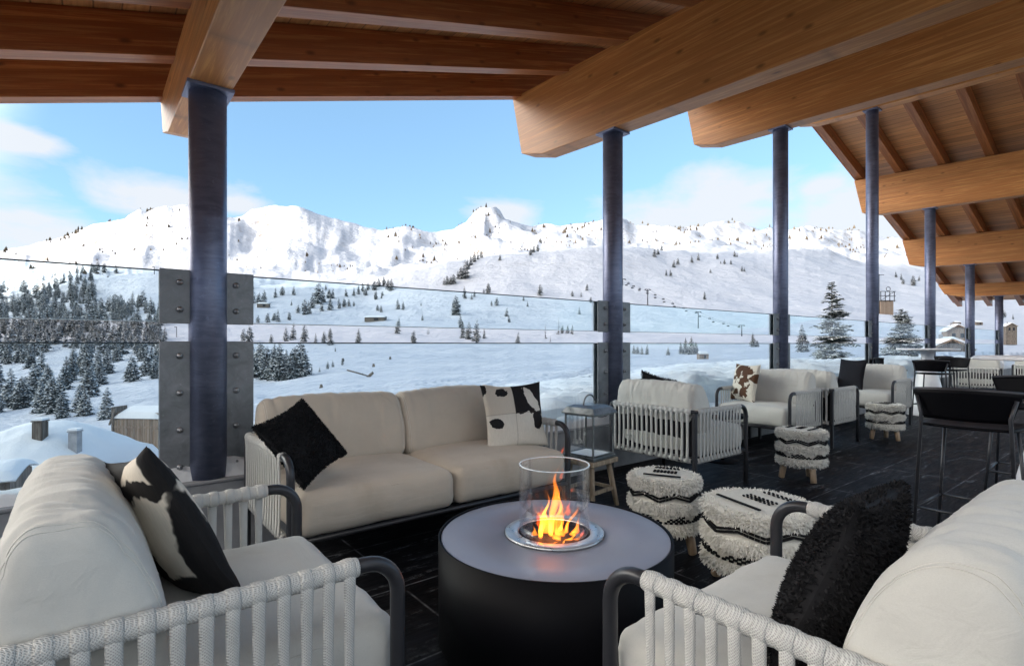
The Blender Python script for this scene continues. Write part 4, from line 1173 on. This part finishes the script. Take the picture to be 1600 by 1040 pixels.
while k<230 and tries<9000:
    tries+=1
    px=rr.uniform(-14,262); y=rr.uniform(428,545); 
    if y<forest_y(px)+5 or (150<px and 432<y<480): continue
    Z=ground_hit(px,y); x=(px-CX)/F*Z; h=lerp(15,28,(y-430)/110)*rr.uniform(.7,1.1)*Z/F; q=rr.randrange(4); a=rr.uniform(0,6.28); c_,s_=math.cos(a)*1.15*h,math.sin(a)*1.15*h; zz=height(x,Z)
    o_=len(m.v); m.v.extend([(x+vx_*c_-vy_*s_,Z+vx_*s_+vy_*c_,zz+vz_*h) for vx_,vy_,vz_ in bv[q]]); m.f.extend([[i+o_ for i in f_] for f_ in bf[q]]); m.m.extend(bm_[q]); m.sm.extend([False]*len(bf[q])); k+=1
tag(m.build('far_conifer_wood',[M['needle'],M['bark']],fix=False),kind='stuff')
A=[(396,475,22),(404,476,18),(412,474,20),(430,465,16),(441,463,14),(459,464,14),(476,493,24),(483,490,20),(488,483,22),(497,475,32),(505,472,22),(503,487,16),(516,485,21),(520,468,15),(514,468,14),(530,482,16),(538,480,13),(545,478,12),(541,463,13),(553,463,13),(560,460,15),(567,458,16),(575,457,15),(585,455,15),(592,452,14),(600,450,14),(606,453,18),(611,455,20),(571,463,11),(587,471,13),(553,479,8),(622,484,16),(630,484,13)]
for px,y,h in A: plant('conifer',px,y,h*1.1,TM,'small dark conifer in the broken band of trees across the middle slope','tree','dark conifers banded across the middle slope',rr)
A=[(395,590,45),(407,590,52),(417,592,48),(428,594,54),(438,596,57),(447,594,44),(453,594,40),(461,592,46),(470,590,52),(478,588,32),(400,585,36),(424,588,40),(433,590,46)]
for px,y,h in A: plant('conifer',px,y,h*1.12,FINE,'snowy conifer in the tight grove right of the nearest steel column','tree','snowy conifers in the grove above the sofa',rr)
A=[(403,505,12),(418,505,16),(427,502,12),(434,504,21),(452,500,14),(380,532,20),(390,533,24),(424,535,14),(447,533,23),(458,531,27),(476,535,28),(516,540,26),(560,535,23)]
for px,y,h in A: plant('conifer',px,y,h*1.05,TM,'rounded conifer scattered on the open snow above the grove','tree','rounded conifers on the open snow',rr)
A=[(694,449,14),(699,448,16),(704,447,14),(709,446,17),(715,441,15),(721,438,20),(727,437,31),(731,425,18),(736,419,20),(741,411,17),(747,405,15),(752,402,13),(781,410,11),(829,401,12),(834,399,11),(840,396,12),(845,394,10)]
for px,y,h in A: plant('conifer',px,y,h,TM,'dark conifer in the diagonal line climbing the shaded dome','tree','conifers climbing the shaded dome',rr)
A=[(646,535,20),(660,503,11),(756,459,9),(763,458,17),(844,463,19),(917,457,12),(726,470,20),(737,470,10),(709,494,26),(713,494,33),(768,481,9),(776,481,14),(723,527,28),(732,529,30),(744,532,37),(658,478,6),(1041,435,11),(1048,434,11),(1101,472,15)]
for px,y,h in A: plant('conifer',px,y,h,TM,'solitary dark conifer on the smooth shaded piste','tree','lone conifers on the shaded piste',rr)
A=[(668,523,9),(852,529,25),(873,524,27),(670,522,12),(860,533,12)]
for px,y,h in A: plant('sparse_conifer',px,y,h,SPARSE,'thin nearly bare conifer left of the second column','tree','thin bare conifers',rr)
A=[(1023,402,15),(1028,399,13),(1034,396,11),(1053,418,13),(1059,414,11),(1081,413,12),(1091,413,13),(1121,409,9),(1132,416,9),(1126,418,6),(1142,420,9),(1110,430,8),(1159,428,10),(1163,429,8),(1148,407,11),(1152,405,9),(1400,432,11),(1408,437,13),(1427,446,17),(1411,445,9),(1436,437,9),(1543,452,8),(1568,497,17),(1583,500,9)]
for px,y,h in A: plant('conifer',px,y,h,TM,'little conifer dotted under the sunlit ridge on the right','tree','little conifers under the right ridge',rr)
sc_=0; tries=0
while sc_<34 and tries<4000:
    tries+=1
    px=rr.uniform(395,930); y=rr.uniform(455,540)
    if noise.noise(Vector((px/45,y/22,7)))<.12: continue
    plant('conifer',px,y,lerp(8,22,(y-455)/85)*rr.uniform(.7,1.2),TM,'loosely scattered small conifer on the open middle slope between the columns','tree','loose conifers between the first columns',rr); sc_+=1
A=[(990,553,15),(996,554,13),(1003,555,14),(1011,556,17),(1044,558,14),(1064,555,20),(1071,556,27),(1080,557,30),(1087,556,20),(1176,543,24),(1183,543,11),(1254,549,46)]
for px,y,h in A: plant('conifer',px,y,h,FINE,'snow flecked young conifer on the flat between second and third columns','tree','young conifers on the flat',rr,zmin=30)
A=[(487,579,9),(499,582,9),(512,577,13),(520,574,11),(535,571,10),(524,550,8)]
for px,y,h in A: plant('bush',px,y,h,TM,'tiny dark bush on the snow field above the sofa','bush','tiny bushes above the sofa',rr)
# the two large near spruces
for px,y,hpx,Z,seed,rad,lab in ((1300,585,150,25,5,.235,'tall open spruce with flecks of snow behind the railing'),(1408,580,100,28,9,.36,'broad shorter spruce behind the railing beside the fourth column')):
    fm,tm=conifer_mesh('spruce',seed,30,13,rad=rad,detail=6,round_=.15 if seed==5 else .55,bare=.34,mats=(M['needlebig'],M['bark']),parts=True)
    x=(px-CX)/F*Z; s=hpx*Z/F
    t=thing('spruce_tree',lab,'tree',(x,Z,hz(y,Z)))
    for nm,me in (('crown',fm),('trunk',tm)):
        o=link(nm,me,t); o.scale=(s,s,s)
# brush and far dwarf pines on the sunlit upper slopes (one mass, past counting)
m=MB()
def tuft(px,y,h,Z):
    x=(px-CX)/F*Z; b=Vector((x,Z,height(x,Z)-.5)); s=h*Z/F
    for k in range(5):
        a=rr.uniform(0,6.28); e=Vector((math.cos(a),math.sin(a),0)); w_=s*rr.uniform(.16,.34); q=rr.uniform(.6,1.1)
        m.add([b-e*w_,b+e*w_,b+e*w_*.7+Vector((0,0,s*.55*q)),b+Vector((0,0,s*q)),b-e*w_*.7+Vector((0,0,s*.5*q))],[(0,1,2,3,4)],0,False)
n=0; tr_=0
while n<1150 and tr_<60000:
    tr_+=1
    px=rr.uniform(0,1560); Z=rr.uniform(800,1480)
    x=(px-CX)/F*Z; y=CY-(base_h(px,Z)-CH)/Z*F
    dens=noise.fractal(Vector((px/42,Z/90,2)),.9,2,4)
    lim=.22 if px<600 else .08
    if dens<lim: continue
    if 380<px<590 and Z>1000: continue
    tuft(px,y,rr.uniform(1.8,5.0)*(1 if rr.random()<.8 else 1.7),Z); n+=1
tag(m.build('distant_brush',M['shrub'],fix=False),kind='stuff')

# ------------------------------------------------------------------ buildings
def ground_at(px,Z): x=(px-CX)/F*Z; return Vector((x,Z,height(x,Z)))
def snow_roof(parent,name,L,W,eave,ridge,over,th,seed=0,n=26):
    """gable roof slab with a lumpy cushion of snow; ridge along local x"""
    m=MB()
    def top(i,j):
        x=-L/2-over+(L+2*over)*i/(n-1); q=-1+2*j/(n-1); y=(W/2+over)*q
        rise=(eave-ridge)*(abs(q)**1.25)+ridge-(eave-ridge)*0
        e=min(1,(1-abs(q))*7)*min(1,min(i,n-1-i)/2.0)
        return (x,y,rise+th*e**.5+.10*th*noise.noise(Vector((x*.8+seed,y*.8,seed)))*e)
    m.grid(top,n,n)
    def bot(i,j):
        x,y,_=top(i,j); q=-1+2*j/(n-1); return (x,y,(eave-ridge)*(abs(q)**1.25)+ridge-.02)
    m.grid(bot,n,n)
    me=m.mesh(name,M['snow']); weld(me,1e-3); return link(name,me,parent)
def gable_walls(parent,L,W,H,ridge,mt):
    m=MB(); 
    prof=[(-W/2,-4),(W/2,-4),(W/2,H),(0,ridge-.03),(-W/2,H)]
    vs=[(-L/2,y,z) for y,z in prof]+[(L/2,y,z) for y,z in prof]; k=5
    m.add(vs,[(0,1,2,3,4),(9,8,7,6,5)]+[(i,i+5,(i+1)%5+5,(i+1)%5) for i in range(5) if i not in (2,3)],0,False)
    return m.build('wall',mt,parent)
# snow-buried chalet roof below the terrace, left
Z=19.0; c=at(72,Z)
t=thing('snowy_chalet','chalet buried in snow below the terrace with two chimneys','chalet',(c.x,c.y,hz(742,Z)),.12)
m=MB(); m.box((0,0,-1.9),(4.2,5.4,4.6)); m.build('wall',M['darkboards'],t)
m=MB()
def g(i,j):
    a=-1+2*i/40; b=-1+2*j/40
    h=.40+1.55*max(0,1-abs(a)**2.1)**.8*max(0,1-abs(b)**1.7)**.8
    e=min(1,(1-max(abs(a),abs(b)))*10)
    return (a*2.35,b*3.1,h-.45*(1-e**.5)+.06*e*noise.noise(Vector((a*5,b*5,2))))
m.grid(g,41,41); m.build('roof_snow',M['snow'],t)
for (x,y,s,mt,h) in ((.71,-1.3,.30,M['darkboards'],.36),(1.72,-1.2,.27,M['concrete'],.26)):
    m=MB(); zc=1.75 if x<1 else 1.42; m.box((x,y,zc-.1),(s,s,h+.5)); m.box((x,y,zc+(h+.3)/2+.035),(s+.05,s+.05,.04)); m.box((x,y,zc+.04+(h+.3)/2+.06),(s+.04,s+.04,.07),1); m.build('chimney',[mt,M['snow']],t)
# second low roof at the far left edge
Z=11.5; c=at(2,Z)
t=thing('shed_roof','dark boarded shed corner under snow at the lower left edge','shed',(c.x-.55,c.y,hz(790,Z)),.5)
gable_walls(t,1.5,1.5,.62,.88,M['darkboards']); snow_roof(t,'roof_snow',1.5,1.5,.64,.80,.12,.16,5,16)
# barn wall
Z=27; c=at(213,Z)
t=thing('wooden_barn','weathered plank barn with snow roof left of the nearest column','barn',(c.x,c.y,hz(708,Z)),-.10)
m=MB(); r=random.Random(4); x=-1.22
vs=[]
while x<1.2:
    wd=r.uniform(.13,.2); h=1.72+.10*math.sin((x+1.2)*1.5)+r.uniform(-.05,.07)
    m.box((x+wd/2,r.uniform(-.01,.01),h/2-.6),(wd-.012,.04,h+1.2)); x+=wd
m.build('plank_wall',M['boards'],t)
m=MB(); m.box((-1.25,.35,.55),(.09,.9,3.6)); m.box((-1.28,-.06,1.85),(.07,.07,.9),0,Matrix.Rotation(.35,3,'Y')); m.build('corner_post',M['darkboards'],t)
m=MB(); m.box((0,.9,.5),(2.4,1.6,3.1)); m.build('wall',M['boards'],t)
m=MB(); m.box((-.05,-.035,1.33),(2.45,.05,.10)); m.build('rail',M['boards'],t)
o=snow_roof(t,'roof_snow',2.35,1.9,1.78,2.12,.06,.22,9,16); o.location=(0,.95,0)
# small huts out on the slope
def hut(px,y,wpx,hpx,label,mt,rot=0,Zf=None):
    Z=Zf or ground_hit(px,y); c=ground_at(px,Z); W=wpx*Z/F; H=hpx*Z/F
    t=thing('hut',label,'hut',(c.x,c.y,c.z-.05*H),rot)
    m=MB(); m.box((0,0,H*.30),(W,W*.6,H*.85)); m.build('wall',mt,t)
    m=MB(); m.box((W*.1,-W*.305,H*.35),(W*.22,W*.02,H*.45)); m.build('door',M['window'],t)
    snow_roof(t,'roof_snow',W,W*.6,H*.74,H*.95,W*.05,H*.16,px,12)
    return t
hut(587,502,30,8,'long low dark hut in the middle of the open slope',M['darkboards'])
hut(412,482,17,7,'small dark hut on the slope above the grove',M['darkboards'],.2)
hut(1098,560,15,12,'little brown box hut on the flat behind the second column',M['boards'],.1,45)
hut(1495,500,9,6,'tiny dark hut high on the right slope, left of its neighbour',M['darkboards'],0,330)
hut(1528,501,10,6,'tiny dark hut high on the right slope, right of its neighbour',M['darkboards'],0,330)
# chalets on the right
def chalet(px,y,wpx,hw,hr,Z,label,rot=0,mt=None):
    c=at(px,Z); W=wpx*Z/F; H=hw*Z/F; Rg=hr*Z/F
    t=thing('chalet',label,'chalet',(c.x,c.y,hz(y,Z)),rot+PI/2)
    gable_walls(t,W*1.2,W,H,Rg,mt or M['boards'])
    snow_roof(t,'roof_snow',W*1.25,W*1.02,H+.02,Rg+.02,W*.10,W*.09,px,18)
    m=MB(); k=-W*.6-.03
    m.box((k,-W*.2,H*.55),(.05,W*.18,H*.5)); m.build('window',M['window'],t)
    m=MB(); m.box((k,W*.2,H*.55),(.05,W*.18,H*.5)); m.build('window',M['window'],t)
    m=MB(); m.bar((k-.1*W,-W*.56,H-.02*W),(k-.1*W,0,Rg),.08,.05*W); m.bar((k-.1*W,W*.56,H-.02*W),(k-.1*W,0,Rg),.08,.05*W); m.build('gable_board',M['boards'],t)
    m=MB(); m.box((W*.1,W*.15,Rg+.05*W),(W*.10,W*.10,W*.22)); m.build('chimney',M['concrete'],t)
    return t
chalet(1492,532,26,14,24,120,'snow roofed chalet with a brown gable and chimney, farther of two',-.45)
chalet(1480,572,48,26,42,62,'wide snow roofed chalet with a grey gable, nearer of two',-.5,M['darkboards'])
t=chalet(1577,519,13,9,14,170,'small grey boarded cabin at the far right',-.4,M['darkboards'])
# lift station tower
Z=ground_hit(1381,489); c=at(1381,Z)
t=thing('lift_tower','brown lift station tower with steel gantry beside the fourth column','tower',(c.x,c.y,hz(490,Z)))
m=MB(); k=Z/F
m.box((0,0,9*k),(20*k,14*k,22*k)); m.build('cabin',M['boards'],t)
m=MB()
for x in (-10,-3,4,11):
    m.box((x*k,-7.5*k,26*k),(.8*k,.8*k,16*k))
for z in (20,27,34): m.box((1*k,-7.5*k,z*k),(24*k,.8*k,.9*k))
m.bar((-10*k,-7.5*k,20*k),(11*k,-7.5*k,34*k),.6*k,.6*k); m.tube(arc((2*k,-7*k,38*k),0,2*PI,3.2*k,(1,0,0),(0,0,1),14)[:-1],.5*k,5,True)
m.build('gantry',M['frame'],t)
m=MB(); m.box((-11*k,-5*k,30*k),(.9*k,.9*k,62*k)); m.box((-8*k,-5*k,60*k),(9*k,.8*k,.8*k)); m.build('mast',M['frame'],t)
# chairlift
LIFT=[(973,448,12,480),(1012,475,23,330),(1091,511,24,230),(1159,523,15,200)]
tops=[]
for i,(px,y,h,Z) in enumerate(LIFT):
    c=at(px,Z); k=Z/F
    t=thing('lift_pylon',['topmost small chairlift pylon near the second column','tall chairlift pylon second from the top','chairlift pylon third from the top, above the young conifers','lowest chairlift pylon beside the third column'][i],'pylon',(c.x,c.y,hz(y,Z)),0,'chairlift pylons')
    m=MB(); m.tube([(0,0,-.6*k*3),(0,0,h*k)],[.9*k,.65*k],10); m.build('mast',M['frame'],t)
    m=MB(); m.box((0,0,h*k),(8.5*k,1.0*k,1.0*k)); m.box((-4*k,0,h*k-.9*k),(2.6*k,.8*k,.9*k)); m.box((4*k,0,h*k-.9*k),(2.6*k,.8*k,.9*k)); m.build('crossarm',M['frame'],t)
    tops.append((Vector((c.x,c.y,hz(y,Z)+h*k-1.2*k)),4*k))
for s,lab in ((-1,'left running cable of the chairlift'),(1,'right running cable of the chairlift')):
    m=MB(); path=[]
    for (a,ka),(b,kb) in zip(tops,tops[1:]):
        for q in range(8):
            f=q/8; path.append(a.lerp(b,f)+Vector((s*lerp(ka,kb,f),0,-4*f*(1-f)*.9)))
    path.append(tops[-1][0]+Vector((s*tops[-1][1],0,0)))
    m.tube(path,.05,5); o=m.build('lift_cable',M['frame']); tag(o,lab+' seen between the steel columns','cable')
kk=0
for (a,ka),(b,kb),nn in ((*tops[0:2],4),(*tops[1:3],5),(*tops[2:4],3)):
    for q in range(nn):
        for s in (-1,1):
            f=(q+.5+.18*s)/nn; p=a.lerp(b,f)+Vector((s*lerp(ka,kb,f),0,-4*f*(1-f)*.9)); sz=p.y/F*3.4
            m=MB(); m.tube([(0,0,0),(0,0,-sz*.8)],sz*.03,5); m.box((0,0,-sz*.95),(sz*1.2,sz*.45,sz*.16)); m.box((0,sz*.22,-sz*.7),(sz*1.2,sz*.06,sz*.4)); m.box((0,-sz*.3,-sz*.75),(sz*1.1,sz*.05,sz*.05))
            o=m.build('lift_chair',M['frame'],loc=p); tag(o,'small dark empty chair hanging from the chairlift cable','lift chair','chairs hanging on the lift'); kk+=1
# dark timber sticking out of the snow above the sofa
Z=ground_hit(565,590,25); c=ground_at(568,Z); k=Z/F
for nm,lab,a,b,w_ in (('timber_log','long dark log lying half buried in snow above the sofa',(-26,0,11),(8,0,1.5),2.2),('timber_log','short thick dark log crossing another in the snow',(6,1,-1),(15,-1,7),4.5),('timber_log','lowest short dark log in the snow above the sofa',(-12,-4,-8),(0,-4,-3),2.2)):
    m=MB(); A_,B_=Vector(a)*k,Vector(b)*k
    m.tube([A_,A_.lerp(B_,.5)+Vector((0,0,.3*k)),B_],[w_*.5*k,w_*.55*k,w_*.45*k],8)
    for q in (.3,.7): m.tube([A_.lerp(B_,q),A_.lerp(B_,q)+Vector((w_*.5*k,0,w_*1.0*k))],[w_*.2*k,w_*.08*k],5)
    o=m.build(nm,M['darkboards'],loc=c); tag(o,lab,'log')
for px,y,h,lab in ((583,574,5,'dark stump beside the logs above the sofa'),(609,562,4,'small dark rock right of the stump above the sofa'),(501,606,6,'dark wooden crate end poking from the snow behind the sofa'),(535,566,5,'dark post stub on the snow field near the bushes')):
    Z=ground_hit(px,y,12); c=ground_at(px,Z); k=Z/F
    m=MB(); m.tube([(0,0,-h*.4*k),(.2*h*k,0,h*.4*k),(.1*h*k,0,h*k)],[h*.5*k,h*.42*k,h*.3*k],7); o=m.build('stump',M['darkboards'],loc=c); tag(o,lab,'stump')
# lamp posts by the track
for px,y,h,lab in ((276,527,16,'thin dark pole on the snow right beside the nearest column plates'),(241,432,12,'thin dark pole on the hill top above the meadow')):
    Z=ground_hit(px,y,30); c=ground_at(px,Z); k=Z/F
    m=MB(); m.tube([(0,0,-2*k),(0,0,h*k)],.5*k,6); m.box((-1.5*k,0,h*k),(4*k,.7*k,.9*k)); o=m.build('pole',M['frame'],loc=c); tag(o,lab,'pole')

# ------------------------------------------------------------------ camera and picture
cam=bpy.data.cameras.new('camera'); co=bpy.data.objects.new('camera',cam); col.objects.link(co)
co.location=(0,0,CH); co.rotation_euler=(PI/2,0,0)
cam.sensor_width=36; cam.lens=36*F/1600; cam.clip_start=.05; cam.clip_end=20000
cam.shift_y=-(520-CY)/1600.0*1.0 if False else (CY-520)/1600.0
scn.camera=co
scn.view_settings.view_transform='Standard'; scn.view_settings.look='None'; scn.view_settings.gamma=1; scn.view_settings.use_curve_mapping=False
scn.view_settings.exposure=2.2
scn.render.engine='CYCLES'
cy=scn.cycles
cy.max_bounces=14; cy.diffuse_bounces=6; cy.glossy_bounces=6; cy.transparent_max_bounces=24; cy.transmission_bounces=8; cy.volume_bounces=0
cy.use_denoising=True; cy.sample_clamp_indirect=6
